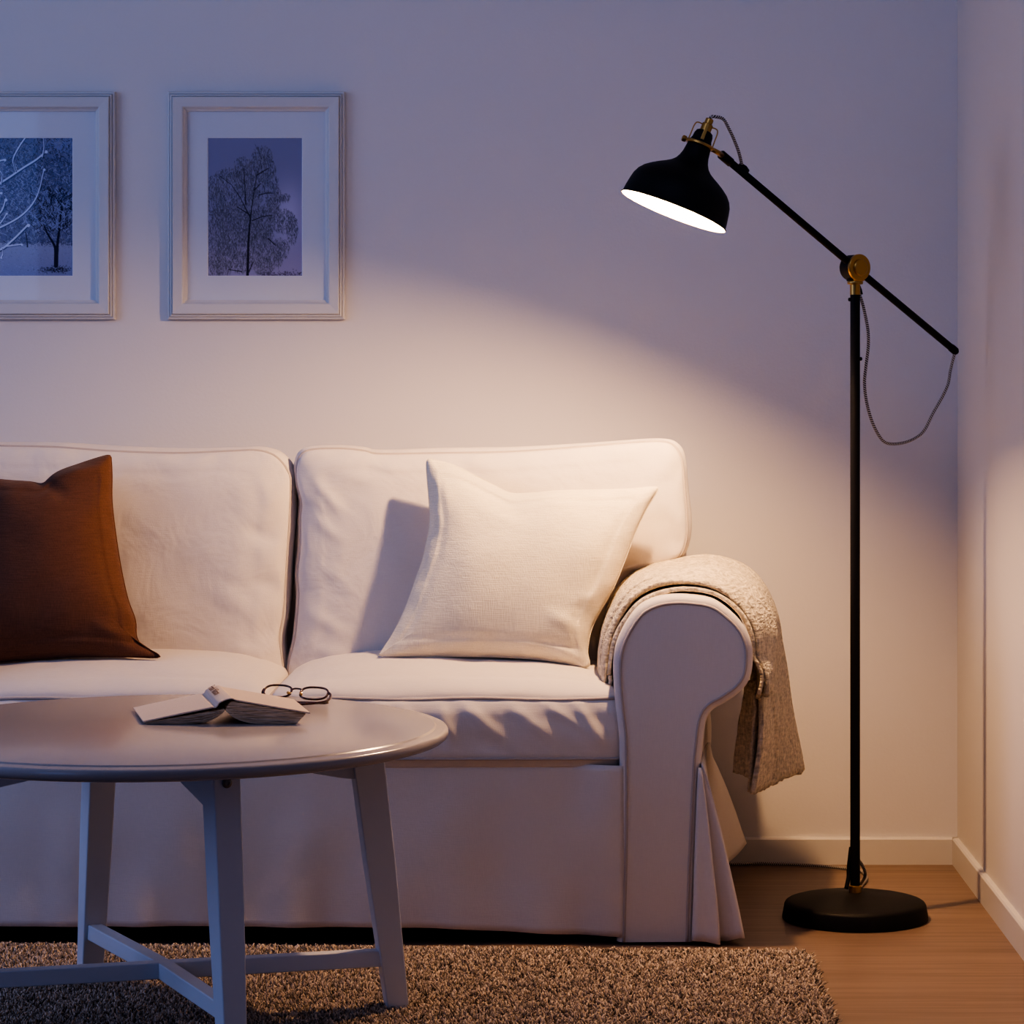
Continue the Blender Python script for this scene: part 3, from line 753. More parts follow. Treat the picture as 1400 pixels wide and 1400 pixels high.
# arc positions over the roll only
i0 = int(np.argmin(np.hypot(*(AP-np.array(P(846, 985, AY0)[[0, 2]])).T)))
i1 = int(np.argmin(np.hypot(*(AP-np.array(P(1030, 905, AY0)[[0, 2]])).T)))
roll = AP[i0:i1+1]+0; rolln = AN[i0:i1+1]
d_ = np.r_[0, np.cumsum(np.linalg.norm(np.diff(roll, axis=0), axis=1))]
def on_roll(s, off):
    q = s*d_[-1]; p = np.array([np.interp(q, d_, roll[:, k]) for k in (0, 1)]); n = np.array([np.interp(q, d_, rolln[:, k]) for k in (0, 1)]); n /= np.linalg.norm(n)
    return p+n*off
def throw_sheet(name, s0, yA, yB, offA, offB, hangA, hangB, seed, thick=.006, ns=60, nt=44, fold=.0, wav=.004, bulge=.024, dome=False):
    """hangA/hangB: (x,z) of the lower corner at the near / far edge; between them cloth hangs with soft folds"""
    rows = []
    for it in range(nt):
        t = it/(nt-1); row = []
        y = yA+(yB-yA)*t; off = offA+(offB-offA)*(math.sqrt(t) if dome else t)
        path = [on_roll(s, off+.004*math.sin(9*s+seed)+bulge*(lambda a: a*a*(3-2*a))(min(1, max(0, (s-.56)/.30)))*t**.7) for s in np.linspace(s0(t), 1, 30)]
        e = path[-1]; hx = hangA[0]+(hangB[0]-hangA[0])*t; hz = hangA[1]+(hangB[1]-hangA[1])*t
        hx += fold*math.sin(2.2*PI*t+seed)
        for k in range(1, 22):
            q = k/21
            path.append(np.array([e[0]+(hx-e[0])*(q**1.1)+.010*math.sin(PI*q)*(1-t), e[1]+(hz-e[1])*q]))
        path = resample(np.array(path), ns, closed=False)
        for j, (x, z) in enumerate(path):
            s = j/(ns-1); hang = max(0, (s-.55)/.45)
            fx = fold*1.4*math.sin(PI*2.6*t+seed*2)*hang
            row.append((x+wav*N3((s*2, t*2, seed), 3)+fx*.5, y+fx*.35*0+.006*N3((s, t, 0), 4, seed), z+wav*N3((s*2, t*2, 5), 3, seed)+.004*N3((0, t, 0), 40, seed)*(s > .97)))
        rows.append(row)
    V = [p for r in rows for p in r]
    o = mesh(name, V, grid_faces(nt, ns), M['throw'], throw)
    m = o.modifiers.new('s', 'SOLIDIFY'); m.thickness = thick; m.offset = 0
    return o
h = lambda px, py, d: (P(px, py, d)[0], P(px, py, d)[2])
throw_sheet('fold_layer', lambda t: .16+.02*math.sin(5*t), 5.045, 5.30, .0055, .006, h(1036, 948, 5.07), h(1032, 965, 5.30), 1.0, .007, bulge=.01)
throw_sheet('fold_layer', lambda t: .125+.02*t, 5.068, 5.17, .0130, .026, h(1045, 950, 5.09), h(1052, 948, 5.15), 2.1, .009, wav=.003, dome=True, bulge=.035)
throw_sheet('fold_layer', lambda t: .125-.0*t, 5.110, 5.43, .020, .028, h(1027, 1083, 5.14), h(1097, 1053, 5.42), 3.0, .009, fold=.007, wav=.005, bulge=.052, dome=True)
# rounded inner fold that joins the layers
V = []; ns_, nt_ = 14, 30
rowsf = []
for it in range(nt_):
    t = it/(nt_-1); y = 5.06+t*.35; r = []
    pa = on_roll(.155, .0055); pb = on_roll(.125, .0130+.013*min(1, t*3)**.5)
    c = (pa+pb)/2; R_ = np.linalg.norm(pb-pa)/2
    dirn = on_roll(.05, .02)-on_roll(.15, .02); dirn /= np.linalg.norm(dirn); per = (pb-pa)/np.linalg.norm(pb-pa)
    for k in range(ns_):
        a = -PI/2+PI*k/(ns_-1)
        p = c+per*R_*math.sin(a)+dirn*R_*1.9*math.cos(a)
        r.append((p[0]+.003*N3((t, k*.1, 0), 6), y+.02*math.cos(a)*0, p[1]+.004*N3((t, k*.1, 3), 5)))
    rowsf.append(r)
o = mesh('fold_layer', [p for r in rowsf for p in r], grid_faces(nt_, ns_), M['throw'], throw)
m = o.modifiers.new('s', 'SOLIDIFY'); m.thickness = .007; m.offset = 0
# inner pleats hanging on the near side of the drop
def pleat(ptsA, ptsB, name='hanging_pleat', seed=0, th=.006):
    """ruled cloth between two 3D polylines"""
    A = resample(catmull(ptsA, 8), 30, False); B = resample(catmull(ptsB, 8), 30, False); rows = []
    for t in np.linspace(0, 1, 16):
        r = A+(B-A)*t; r = r.copy()
        for k in range(len(r)):
            r[k, 0] += .003*N3((k*.1, t*2, seed), 2); r[k, 1] += .010*math.sin(t*PI*1.0)*(k/29)
            if k == len(r)-1: r[k, 2] += .004*N3((t*9, 0, seed), 3)
        rows.append([tuple(p) for p in r])
    o = mesh(name, [p for r in rows for p in r], grid_faces(16, 30), M['throw'], throw)
    m = o.modifiers.new('s', 'SOLIDIFY'); m.thickness = th; m.offset = 0
    return o
pleat([P(1021, 930, 5.17), P(1016, 960, 5.17), P(1009, 1000, 5.18), P(1002, 1056, 5.18)], [P(1034, 930, 5.13), P(1034, 980, 5.13), P(1030, 1020, 5.13), P(1026, 1064, 5.13)], seed=1)
pleat([P(1032, 930, 5.12), P(1030, 980, 5.12), P(1027, 1030, 5.13), P(1025, 1083, 5.14)], [P(1054, 900, 5.16), P(1060, 960, 5.19), P(1064, 1010, 5.22), P(1062, 1071, 5.24)], seed=2)

# ------------------------------------------------------------------ floor lamp
LXp, LYp = .514, 5.226
lamp = thing('floor_lamp', 'black floor lamp with a tilted metal shade, long angled arm and brass joint', 'lamp', (LXp, LYp, 0))
lathe('base', [(0, .050), (.016, .050), (.03, .0475), (.07, .0435), (.105, .0385), (.122, .0350), (.1290, .0328), (.1325, .0305), (.1345, .0270), (.1368, .0140), (.1385, .004), (.1385, .001), (.134, 0), (0, 0)], (LXp, LYp, 0), M['black'], lamp, seg=128, ang=50)
lathe('collar', [(.0118, .048), (.0118, .062), (.0095, .0635)], (LXp, LYp, 0), M['brass'], lamp, seg=32)
lathe('pole', [(.0093, .060), (.0093, .905), (.0093, 1.187)], (LXp, LYp, 0), M['black'], lamp, seg=32)
for z in (1.178, .90+.165):
    s_ = -1 if z > 1.1 else 1
    lathe('pole_button', [(.0035, 0), (.0035, .003), (.002, .0045)], (LXp+s_*.0088, LYp-.001, z), M['black'], lamp, axis=(s_, 0, 0), seg=12)
ah = np.array([.842, .539, 0]); aj = np.array([.539, -.842, 0])
J = np.array([LXp, LYp, 1.2385]); HEAD = np.array([.249, 5.056, 1.442]); TAIL = np.array([.7225, 5.36, 1.081])
hd = (HEAD-J)/np.linalg.norm(HEAD-J); td = -hd
lathe('brass_sleeve', [(.0098, 1.187), (.0098, 1.2065), (.0145, 1.2070), (.0150, 1.2085), (.0150, 1.2125), (.0142, 1.2135)], (LXp, LYp, 0), M['brass'], lamp, seg=40)
jo = lathe('joint_housing', [(0, -.0195), (.021, -.0195), (.0235, -.018), (.0245, -.015), (.0245, .009), (.023, .010), (0, .010)], J, M['black'], lamp, axis=aj, seg=48)
box_v = []
bk = lathe('joint_cap', [(0, .010), (.0255, .010), (.0255, .0145), (.0245, .0155), (.0165, .0158), (.0160, .0185), (.0145, .020), (.008, .0208), (0, .021)], J, M['brass'], lamp, axis=aj, seg=56, ang=30)
# tongue of the brass cap down to the sleeve, and the black one behind
def slab(c, ax, up, half_w0, half_w1, h0, h1, t0, t1, mat, name, parent):
    side = np.cross(up, ax); side /= np.linalg.norm(side)
    V = []
    for t in (t0, t1):
        for s, hh in ((-half_w0, h0), (half_w0, h0), (half_w1, h1), (-half_w1, h1)):
            V.append(c+ax*t+side*s+up*hh)
    f = [(0, 1, 2, 3), (7, 6, 5, 4), (0, 4, 5, 1), (1, 5, 6, 2), (2, 6, 7, 3), (3, 7, 4, 0)]
    o = mesh(name, V, f, mat, parent, smooth=False); fixn(o)
    m = o.modifiers.new('b', 'BEVEL'); m.width = .0012; m.segments = 2
    return o
UP = np.array([0, 0, 1.])
slab(J, aj, UP, .011, .018, -.0255, -.008, .009, .0145, M['brass'], 'cap_tongue', lamp)
slab(J, aj, UP, .009, .015, -.0255, -.008, -.015, .008, M['black'], 'joint_tongue', lamp)
tube('knob', [J-aj*.019, J-aj*.026, J-aj*.030], [.003, .0035, .003], M['brass'], lamp, 10)
tube('arm', [HEAD, J+hd*.02, J, TAIL], .0070, M['black'], lamp, 20)
tube('arm_end_cap', [TAIL-td*.012, TAIL+td*.001, TAIL+td*.006], [.0078, .0078, .0045], M['black'], lamp, 20)
tube('arm_sleeve', [HEAD, HEAD-hd*.002, HEAD-hd*.028, HEAD-hd*.030], [.0070, .0086, .0086, .0070], M['black'], lamp, 20)
# shade
AX = np.array([.367, .058, .927]); AX /= np.linalg.norm(AX)
OC = P(920.5, 289.5, 5.0)
s_ = 1/750.0
outer = [(76.5, 0), (77.2, 1.0), (76.3, 2.0), (75.2, 3.5), (74.2, 12), (72.3, 23), (70.5, 31), (67, 38.5), (61, 45.5), (53, 51.5), (45, 56.5), (36, 61.5), (29, 66), (24, 71), (20.7, 77), (18.5, 84), (17.2, 93), (16.5, 100), (15.0, 100.5)]
inner = [(r-1.6, h) for r, h in outer[3:]][::-1]
inner = [(13.4, 99.0)]+[(r-1.4, h-.6) for r, h in outer[4:-1]][::-1]+[(74.6, 1.2), (75.8, .2)]
sh = lathe('shade', [(r*s_, h*s_) for r, h in outer], OC, M['black'], lamp, axis=AX, seg=96, ang=60)
bm = bmesh.new(); bm.from_mesh(sh.data)
bmesh.ops.delete(bm, geom=[f for f in bm.faces if len(f.verts) > 4], context='FACES'); bm.to_mesh(sh.data); bm.free()
si = lathe('shade_lining', [(r*s_, h*s_) for r, h in inner], OC, M['white_in'], sh, axis=AX, seg=96, ang=60)
bm = bmesh.new(); bm.from_mesh(si.data)
bmesh.ops.delete(bm, geom=[f for f in bm.faces if len(f.verts) > 4], context='FACES'); bm.to_mesh(si.data); bm.free()
lathe('lamp_holder', [(16.0*s_, 99*s_), (15.5*s_, 103*s_), (13.8*s_, 107*s_), (13.2*s_, 113*s_), (11.5*s_, 117.5*s_), (8.5*s_, 119.5*s_), (0, 120*s_)], OC, M['black'], lamp, axis=AX, seg=40)
lathe('holder_neck', [(7.6*s_, 117*s_), (7.6*s_, 129*s_), (6.6*s_, 130*s_), (5.6*s_, 130.5*s_), (5.6*s_, 136.5*s_), (4.8*s_, 137.5*s_), (0, 137.5*s_)], OC, M['brass'], lamp, axis=AX, seg=32, ang=25)
lathe('holder_ring', [(16.6*s_, 97.0*s_), (20.0*s_, 97.0*s_), (21.0*s_, 98.0*s_), (21.0*s_, 100.5*s_), (20.0*s_, 101.5*s_), (16.2*s_, 101.5*s_)], OC, M['brass'], lamp, axis=AX, seg=56, close=True)
# in-plane sideways direction of the shade (image left/right)
SD = np.cross(np.array([0, 1., 0]), AX); SD /= np.linalg.norm(SD)
if SD[0] < 0: SD = -SD
FD = np.cross(AX, SD)
def sp(a, b, c=0): return OC+AX*b*s_+SD*a*s_+FD*c*s_
lathe('ring_knob', [(3.6*s_, 0), (4.4*s_, 1*s_), (4.4*s_, 5*s_), (3*s_, 6.2*s_), (0, 6.4*s_)], sp(-20, 99.3), M['brass'], lamp, axis=-SD, seg=24)
for a in (-1, 1):
    tube('wire_bail', catmull([sp(a*17.5, 101), sp(a*17.2, 112), sp(a*17.0, 121), sp(a*15.5, 126), sp(a*12.0, 127.5), sp(a*6.5, 127)], 6), .0012, M['brass'], lamp, 10)
slab(OC+AX*99*s_, FD if FD[1] < 0 else -FD, AX, .0035, .0030, 0, .040, .0175, .0192, M['brass'], 'holder_strap', lamp)
# bracket from the ring to the arm
tube('shade_bracket', [sp(18, 99.3), sp(24, 98.8), (sp(26, 98.6)*.5+HEAD*.5), HEAD-hd*.006], [.0042, .0044, .0048, .0052], M['brass'], lamp, 16)
lathe('bulb', [(0, -.020), (.010, -.0175), (.018, -.0095), (.0205, 0), (.019, .009), (.0145, .019), (.012, .030), (.012, .04), (0, .041)], OC+AX*.0440, emis('bulb_glow', (1.0, .60, .30), 3700), lamp, axis=AX, seg=24)
lathe('bulb_socket', [(0, .038), (.014, .038), (.015, .045), (.015, .105), (0, .106)], OC+AX*.044, M['white_in'], lamp, axis=AX, seg=24)
# cords
tube('cord', catmull([sp(0, 136), sp(1, 141), sp(6, 143), P(989, 163, 5.02), P(997, 177, 5.03), P(1004, 192, 5.045), P(1010, 208, 5.06), P(1014, 224, 5.078)], 12), .0029, M['cord'], lamp, 10)
tube('cord_grommet', [P(1011, 226, 5.083), P(1017, 231, 5.088), P(1022, 235, 5.092)], [.006, .0075, .005], M['black'], lamp, 12)
cp = [(1174, 392), (1175, 402), (1179, 414), (1184, 436), (1187, 455), (1187, 475), (1184, 500), (1182, 522), (1184, 545), (1190, 570), (1199, 591), (1209, 604), (1222, 607), (1240, 604), (1256, 596), (1265, 586), (1275, 566), (1288, 543), (1296, 525), (1299, 508), (1302, 495), (1305, 484)]
tube('cord', catmull([P(x, y, 5.23+.13*min(1, max(0, (x-1174)/131))+.0) for x, y in cp], 10), .0029, M['cord'], lamp, 10)
tube('cord_plug', [P(1173.5, 389, 5.235), P(1175, 396, 5.235), P(1177, 403, 5.235)], [.003, .0045, .004], M['black'], lamp, 12)
tube('cord_guard', catmull([P(1163, 1158, 5.23), P(1161.5, 1172, 5.228), P(1160, 1188, 5.226), P(1160, 1200, 5.222), P(1157, 1215, 5.215)], 6), list(np.linspace(.0030, .0042, 25)), M['black'], lamp, 10)
def fl(px, py, z=.0045):
    d = F*(H-z)/(py-VY); return ((px-VX)/F*d, min(d, 5.782), z)
cpts = [P(1161, 1180, 5.24), P(1168, 1172, 5.255), P(1177, 1180, 5.28), P(1183, 1195, 5.31), (.545, 5.42, .03), (.540, 5.47, .006), fl(1184, 1203), fl(1182, 1195), fl(1174, 1190), fl(1150, 1186.5), fl(1120, 1184), fl(1080, 1181.5), fl(1040, 1180), (.33, 5.776, .0045), (.22, 5.776, .0045), (.0, 5.787, .0045), (-.3, 5.787, .0045)]
tube('cord', catmull(cpts, 14), .0031, M['cord'], lamp, 10)

# ------------------------------------------------------------------ coffee table
TC = np.array([-.667, 4.347, 0.])
tbl = thing('coffee_table', 'round pale grey lacquered coffee table with splayed legs standing on the rug', 'table', tuple(TC))
lathe('tabletop', [(0, .480), (.4270, .480), (.4290, .4794), (.4300, .4778), (.4315, .4774), (.4440, .4760), (.4480, .4745), (.4498, .4715), (.4500, .4670), (.4485, .4625), (.4440, .4590), (.4340, .4560), (0, .4560)], TC, M['table'], tbl, seg=192, ang=50)
ZR = .013
feet = [(.362, .095), (-.175, .315), (-.362, -.095), (.150, -.312)]
tops = [(.310, .080), (-.148, .270), (-.310, -.080), (.125, -.262)]
def loft4(secs, name, mat, parent, bev=.0025):
    V = [p for s in secs for p in s]; n = len(secs)
    f = grid_faces(n, 4, wrap=True)+[(3, 2, 1, 0), tuple((n-1)*4+k for k in range(4))]
    o = mesh(name, V, f, mat, parent, smooth=False); fixn(o)
    m = o.modifiers.new('b', 'BEVEL'); m.width = bev; m.segments = 3
    flat(o, 30); return o
for (fx, fy), (tx, ty) in zip(feet, tops):
    rd = np.array([fx, fy, 0]); rd /= np.linalg.norm(rd); tg = np.array([-rd[1], rd[0], 0])
    secs = []
    for t, hr, ht in ((0, .026, .0235), (.45, .024, .0225), (1, .0175, .0190)):
        c = TC+np.array([tx+(fx-tx)*t, ty+(fy-ty)*t, .4555+(ZR-.4555)*t])
        secs.append([c-rd*hr-tg*ht, c+rd*hr-tg*ht*.9, c+rd*hr+tg*ht*.9, c-rd*hr+tg*ht])
    leg = loft4(secs, 'leg', M['table_leg'], tbl)
    c = TC+np.array([tx+(fx-tx)*.03, ty+(fy-ty)*.05, .4335])+rd*.0262
    lathe('bolt', [(.0075, 0), (.0075, .002), (.006, .0032), (.0035, .0033), (.0035, .001), (0, .001)], c, M['screw'], leg, axis=rd, seg=20)
for i in (0, 1):      # crossing lower stretchers and aprons
    a, b2 = np.array([*feet[i], 0]), np.array([*feet[i+2], 0]); d = (a-b2)/np.linalg.norm(a-b2); tg = np.array([-d[1], d[0], 0])
    k = .965
    A, B = TC+a*k-d*.012, TC+b2*k+d*.012
    z0, z1 = .082, .108
    for seg_ in ([(A, B)] if i == 0 else [(A, TC+d*.0105), (TC-d*.0105, B)]):
        secs = []
        for c in seg_:
            secs.append([c+tg*.0125+UP*z0, c-tg*.0125+UP*z0, c-tg*.0125+UP*z1, c+tg*.0125+UP*z1])
        loft4(secs, 'stretcher', M['table_leg'], tbl, .002)
    a, b2 = np.array([*tops[i], 0]), np.array([*tops[i+2], 0])
    for s in (1, -1):
        e = TC+(a if s > 0 else b2); q = -d*s
        # bracket: deep at the leg, running out towards the middle
        secs = [[e+q*x+tg*.012+UP*zb, e+q*x-tg*.012+UP*zb, e+q*x-tg*.012+UP*za, e+q*x+tg*.012+UP*za] for x, za, zb in [(.012, .4558, .386), (.034, .4558, .388), (.160, .4558, .413), (np.linalg.norm(a)-.012*(i == 1), .4558, .413)]]
        loft4(secs, 'apron_bracket', M['table_leg'], tbl, .0015)

# ------------------------------------------------------------------ open book, face down
BKZ = .480
bO = np.array([-.572, 4.366, BKZ]); bl = np.array([-.045, .178, 0]); BL = np.linalg.norm(bl); by = bl/BL; bx = np.array([1., .0, 0]); bx = bx/np.linalg.norm(bx)
book = thing('book', 'small open book with beige cloth cover lying face down on the table', 'book', tuple(bO+by*BL/2))
def bp(x, z, t): return bO+bx*x+by*BL*t+UP*z
def sheet_prof(prof, t0, t1, name, mat, parent, nt_=2):
    n = len(prof); V = []
    for t in np.linspace(t0, t1, nt_): V += [bp(x, z, t) for x, z in prof]
    f = [(i, (i+1) % n, n+(i+1) % n, n+i) for i in range(n)]+[tuple(range(n)), tuple(range(2*n-1, n-1, -1))]
    o = mesh(name, V, f, mat, parent, smooth=False); fixn(o); flat(o, 25); return o
def thick(path, th):
    p = np.array(path); T = np.gradient(p, axis=0); T /= np.linalg.norm(T, axis=1)[:, None]; n = np.c_[-T[:, 1], T[:, 0]]
    return [tuple(q) for q in p]+[tuple(q) for q in (p-n*th)[::-1]]
# covers: left board, hinge groove, spine, hinge groove, right board
sheet_prof(thick([(-.131, .0055), (-.07, .0185), (-.0235, .0278), (-.0215, .0284)], .0022), 0, 1, 'cover_board', M['cover'], book)
sheet_prof(thick([(.0165, .0400), (.020, .0392), (.07, .0305), (.1335, .0195), (.1345, .0192)], .0022), 0, 1, 'cover_board', M['cover'], book)
spn = sheet_prof(thick(catmull([(-.0215, .0284), (-.0165, .0278), (-.0130, .0310), (-.0110, .0345), (-.004, .0385), (.004, .0412), (.0110, .0420), (.0145, .0405), (.0165, .0400)], 4), .0016), 0, 1, 'spine', M['cover'], book)
# page blocks
def mk_pages(mat_name, seed):
    m, t, b = nt(mat_name); L = t.links.new; b.inputs['Roughness'].default_value = .85
    tc = t.nodes.new('ShaderNodeTexCoord'); mp = t.nodes.new('ShaderNodeMapping'); mp.inputs['Scale'].default_value = (25, 25, 900)
    n = t.nodes.new('ShaderNodeTexNoise'); n.inputs['Scale'].default_value = 1; L(tc.outputs['Object'], mp.inputs[0]); L(mp.outputs[0], n.inputs['Vector'])
    r = t.nodes.new('ShaderNodeValToRGB'); r.color_ramp.elements[0].position = .35; r.color_ramp.elements[1].position = .6
    r.color_ramp.elements[0].color = (.34, .235, .14, 1); r.color_ramp.elements[1].color = (.85, .68, .46, 1); L(n.outputs['Fac'], r.inputs[0]); L(r.outputs[0], b.inputs['Base Color']); return m
M['pages'] = mk_pages('page_edges', 1)
pt_l = catmull([(-.001, .0245), (-.010, .0225), (-.03, .0195), (-.07, .0125), (-.125, .0040)], 6)
pb_l = catmull([(-.125, .0005), (-.09, .0005), (-.06, .0005), (-.035, .0030), (-.018, .0085), (-.007, .0155), (-.001, .0210)], 6)
sheet_prof([tuple(p) for p in pt_l]+[tuple(p) for p in pb_l], .02, .98, 'page_block', M['pages'], book)
pt_r = catmull([(.001, .0245), (.006, .0325), (.013, .0360), (.03, .0335), (.07, .0270), (.1285, .0170)], 6)
pb_r = catmull([(.1130, .0005), (.08, .0005), (.05, .0010), (.03, .0040), (.015, .0100), (.006, .0165), (.001, .0210)], 6)
sheet_prof([tuple(p) for p in pt_r]+[tuple(p) for p in pb_r], .02, .98, 'page_block', M['pages'], book)
for k, q in enumerate((.25, .5, .75)):     # loose leaves fanning out at the front
    for s, top, bot in ((-1, pt_l, pb_l[::-1]), (1, pt_r, pb_r[::-1])):
        n = 14; ta = resample(top, n, False); ba = resample(bot, n, False)
        pth = ta*(1-q)+ba*q; pth = pth[1:11+k]
        pth = [(x, max(.0012, z)) for x, z in pth]
        sheet_prof(thick(pth, .0005), .004, .9, 'page', M['cover'], book)
# small printed title on the spine
def glyph_text(body, size, origin, ex, ey, mat, parent, name):
    cu = bpy.data.curves.new(name, 'FONT'); cu.body = body; cu.size = size; cu.extrude = .00008
    to = bpy.data.objects.new(name, cu); C.objects.link(to)
    dg = bpy.context.evaluated_depsgraph_get(); me = bpy.data.meshes.new_from_object(to.evaluated_get(dg)); C.objects.unlink(to); bpy.data.objects.remove(to)
    ez = np.cross(ex, ey); V = [origin+ex*v.co.x+ey*v.co.y+ez*(v.co.z+.0001) for v in me.vertices]; f = [tuple(p.vertices) for p in me.polygons]
    return mesh(name, V, f, mat, parent, smooth=False)
sdir = np.array([.0165, 0, .0078]); sdir /= np.linalg.norm(sdir)
e_y = -by    # text runs from the far end towards the viewer
glyph_text('Frank Nilsson', .0190, bp(-.0085, .0378, .985), -by, sdir, M['ink'], spn, 'title')

# ------------------------------------------------------------------ glasses
gl = thing('eyeglasses', 'tortoiseshell reading glasses lying behind the book on the table', 'glasses', tuple(P(405, 962, 4.62)))
gx = np.array([.985, -.13, .0]); gx /= np.linalg.norm(gx); gx = np.array([gx[0], gx[1], -.045]); gx /= np.linalg.norm(gx)
gu = np.array([.0, .90, .44]); gu -= gx*np.dot(gu, gx); gu /= np.linalg.norm(gu)
gn = np.cross(gx, gu)
GC = np.array([-.4905, 4.655, .4975])
def rim(cx):
    pts = []
    for k in range(48):
        a = 2*PI*k/48; c, s = math.cos(a), math.sin(a); rx, rz = .0235, .0185
        e = 2.6; pts.append(GC+gx*(cx+rx*abs(c)**(2/e)*np.sign(c))+gu*(rz*abs(s)**(2/e)*np.sign(s)))
    return pts
for cx in (-.0315, .0315):
    rp = rim(cx); r_ = tube('rim', rp, .0019, M['tortoise'], gl, 8, closed=True)
    cc = np.mean(rp, axis=0); V = [cc]+[cc+(p-cc)*.97 for p in rp]; mesh('lens', V, [(0, 1+(i+1) % 48, 1+i) for i in range(48)], M['glass'], r_)
tube('bridge', catmull([GC+gx*-.010+gu*.005, GC+gx*-.005+gu*.0105, GC+gx*.005+gu*.0105, GC+gx*.010+gu*.005], 6), .0016, M['tortoise'], gl, 8)
for s in (-1, 1):
    tube('nose_pad', [GC+gx*s*.0095-gu*.004-gn*.001, GC+gx*s*.0115-gu*.010+gn*.005], [.0030, .0024], M['gold'], gl, 10)
zt_ = BKZ+.0035
hr = GC+gx*.056+gu*.004
tube('temple', catmull([hr, hr+np.array([.004, -.010, -.004]), np.array([hr[0]-.004, hr[1]-.035, BKZ+.006]), np.array([hr[0]-.05, hr[1]-.052, zt_]), np.array([hr[0]-.10, hr[1]-.048, zt_]), np.array([hr[0]-.118, hr[1]-.030, zt_])], 8), .0022, M['tortoise'], gl, 8)
hl = GC-gx*.056+gu*.004
tube('temple', catmull([hl, hl+np.array([-.002, -.008, -.006]), np.array([hl[0]+.006, hl[1]-.022, BKZ+.007]), np.array([hl[0]+.05, hl[1]-.034, zt_]), np.array([hl[0]+.10, hl[1]-.046, zt_]), np.array([hl[0]+.112, hl[1]-.040, zt_])], 8), .0022, M['tortoise'], gl, 8)

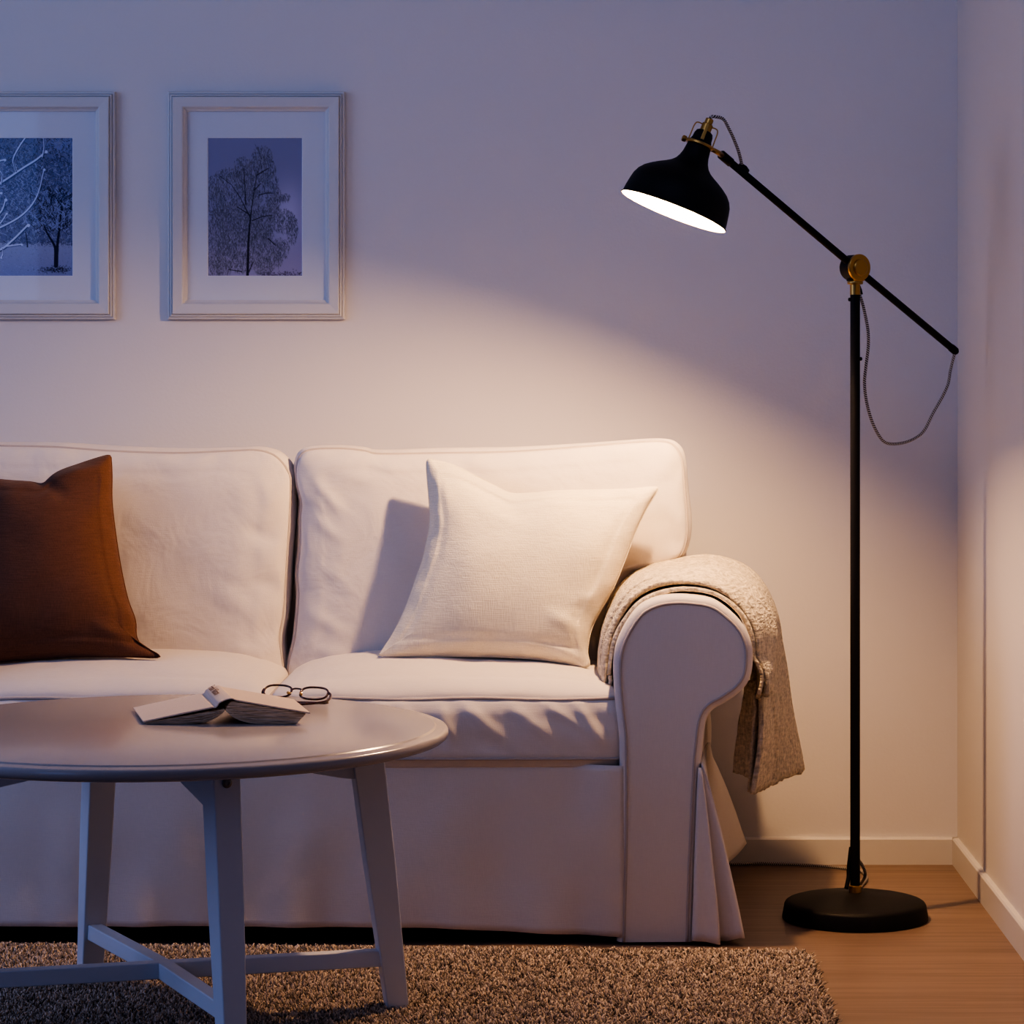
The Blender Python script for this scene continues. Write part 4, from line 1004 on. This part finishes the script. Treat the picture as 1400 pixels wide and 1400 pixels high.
# ------------------------------------------------------------------ rug
RX0, RX1, RY0, RY1, RT = -1.70, .398, 3.72, 4.872, .012
SK = lambda x, y: y-(x-.398)*.040*np.clip((y-3.72)/1.1, 0, 1)       # the far edge runs slightly askew to the sofa
v, f = box_vf(RX0+.006, RX1-.008, RY0+.006, RY1-.008, .0008, RT)
v = [(a, SK(a, b_), c_) for a, b_, c_ in v]
rug = mesh('rug', v, f, M['rug_base'], smooth=False, origin=((RX0+RX1)/2, (RY0+RY1)/2, 0))
tag(rug, 'thick beige shaggy pile rug lying in front of the sofa', 'rug')
def pile():
    sp_ = .0037
    nx, ny = int((RX1-RX0)/sp_), int((RY1-RY0)/sp_)
    gx_, gy_ = np.meshgrid(np.arange(nx), np.arange(ny)); n = gx_.size
    x = RX0+(gx_.ravel()+rng.uniform(-.1, 1.1, n))*sp_; y = RY0+(gy_.ravel()+rng.uniform(-.1, 1.1, n))*sp_
    # rounded corner at the far right
    keep = ~((x > RX1-.03) & (y > RY1-.03) & (np.hypot(x-(RX1-.03), y-(RY1-.03)) > .03))
    x, y = x[keep], y[keep]; n = len(x)
    hgt = rng.uniform(.009, .017, n); rad = rng.uniform(.0013, .0024, n)
    ax = rng.normal(0, .0046, n); ay = rng.normal(0, .0046, n)
    ex = np.clip((x-(RX1-.012))/.012, 0, 1); ey = np.clip((y-(RY1-.012))/.012, 0, 1)
    hgt *= 1-.35*np.maximum(ex, ey); ax += ex*.004; ay += ey*.003
    y = SK(x, y)
    ph = rng.uniform(0, 2*PI, n)
    rings = [(0, .9, 0), (.70, 1.1, .6), (1.0, .55, 1.05)]
    K = 4; V = np.zeros((n, len(rings)*K, 3))
    for ri, (hh, rr, lean) in enumerate(rings):
        for k in range(K):
            a = ph+2*PI*k/K+ri*.5
            V[:, ri*K+k, 0] = x+ax*lean+rad*rr*np.cos(a); V[:, ri*K+k, 1] = y+ay*lean+rad*rr*np.sin(a); V[:, ri*K+k, 2] = .004+hgt*hh
    base = []
    for ri in range(len(rings)-1):
        for k in range(K):
            k2 = (k+1) % K; base.append((ri*K+k, ri*K+k2, (ri+1)*K+k2, (ri+1)*K+k))
    quads = np.array(base); nq = len(quads); m = len(rings)*K
    idx = (quads[None]+(np.arange(n)*m)[:, None, None]).reshape(-1)
    capi = (np.arange((len(rings)-1)*K, len(rings)*K)[None]+(np.arange(n)*m)[:, None]).reshape(-1)
    loops = np.concatenate([idx, capi]); starts = np.concatenate([np.arange(n*nq)*4, n*nq*4+np.arange(n)*K]); tot = np.concatenate([np.full(n*nq, 4), np.full(n, K)])
    off = np.array([(RX0+RX1)/2, (RY0+RY1)/2, 0])
    me = bpy.data.meshes.new('pile'); me.vertices.add(n*m); me.vertices.foreach_set('co', (V.reshape(-1, 3)-off).astype(np.float32).ravel())
    me.loops.add(len(loops)); me.loops.foreach_set('vertex_index', loops.astype(np.int32))
    me.polygons.add(len(starts)); me.polygons.foreach_set('loop_start', starts.astype(np.int32)); me.polygons.foreach_set('loop_total', tot.astype(np.int32))
    me.polygons.foreach_set('use_smooth', np.ones(len(starts), dtype=bool))
    me.update(calc_edges=True); me.validate()
    c = np.array([.60, .50, .405])[None]*rng.uniform(.30, 1.35, n)[:, None]; wh = rng.random(n) < .16; c[wh] = np.array([.86, .70, .54])*rng.uniform(.8, 1.1, wh.sum())[:, None]
    dk = rng.random(n) < .12; c[dk] *= .45
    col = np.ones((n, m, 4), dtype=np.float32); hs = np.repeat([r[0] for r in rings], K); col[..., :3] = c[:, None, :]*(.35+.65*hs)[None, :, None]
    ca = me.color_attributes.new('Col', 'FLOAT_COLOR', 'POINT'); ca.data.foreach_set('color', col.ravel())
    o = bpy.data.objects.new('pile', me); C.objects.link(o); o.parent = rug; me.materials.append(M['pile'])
    o['kind'] = 'stuff'
pile()

# ------------------------------------------------------------------ light
def area(name, loc, target, size, sy, col, power, spread=180):
    l = bpy.data.lights.new(name, 'AREA'); l.shape = 'RECTANGLE'; l.size = size; l.size_y = sy; l.color = col; l.energy = power; l.spread = math.radians(spread)
    o = bpy.data.objects.new(name, l); C.objects.link(o); o.location = loc
    o.rotation_euler = (Vector(target)-Vector(loc)).to_track_quat('-Z', 'Y').to_euler(); return o
area('window_light', (-3.2, 3.9, 1.5), (.3, 5.2, 1.0), 1.5, 1.6, (.44, .54, 1.0), 27)
area('left_fill_light', (-2.78, .9, 1.25), (-2.78, 5, 1.25), 1.3, 2.2, (.27, .41, 1.0), 12)  # added blue fill panel, placed for the bright reflection in the left frame
area('upper_wall_fill', (-.3, 3.3, 2.45), (.2, 5.8, 1.75), 2.2, .5, (.48, .57, 1.0), 5.5, 110)  # added fill for the upper wall, stands in for bounced dusk light
w = bpy.data.worlds.new('World'); bpy.context.scene.world = w; w.use_nodes = True
bg = w.node_tree.nodes['Background']; bg.inputs[0].default_value = (.26, .38, .90, 1); bg.inputs[1].default_value = .15

# ------------------------------------------------------------------ camera
cam = bpy.data.cameras.new('camera'); co = bpy.data.objects.new('camera', cam); C.objects.link(co)
cam.sensor_width = 36; cam.lens = F/1400*36; cam.shift_x = (700-VX)/1400; cam.shift_y = -(700-VY)/1400
cam.clip_start = .05; cam.clip_end = 50
co.location = (0, 0, H); co.rotation_euler = (PI/2, 0, 0)
bpy.context.scene.camera = co
vs = bpy.context.scene.view_settings
vs.view_transform = 'AgX'; vs.look = 'AgX - High Contrast'; vs.exposure = -.24; vs.gamma = 1
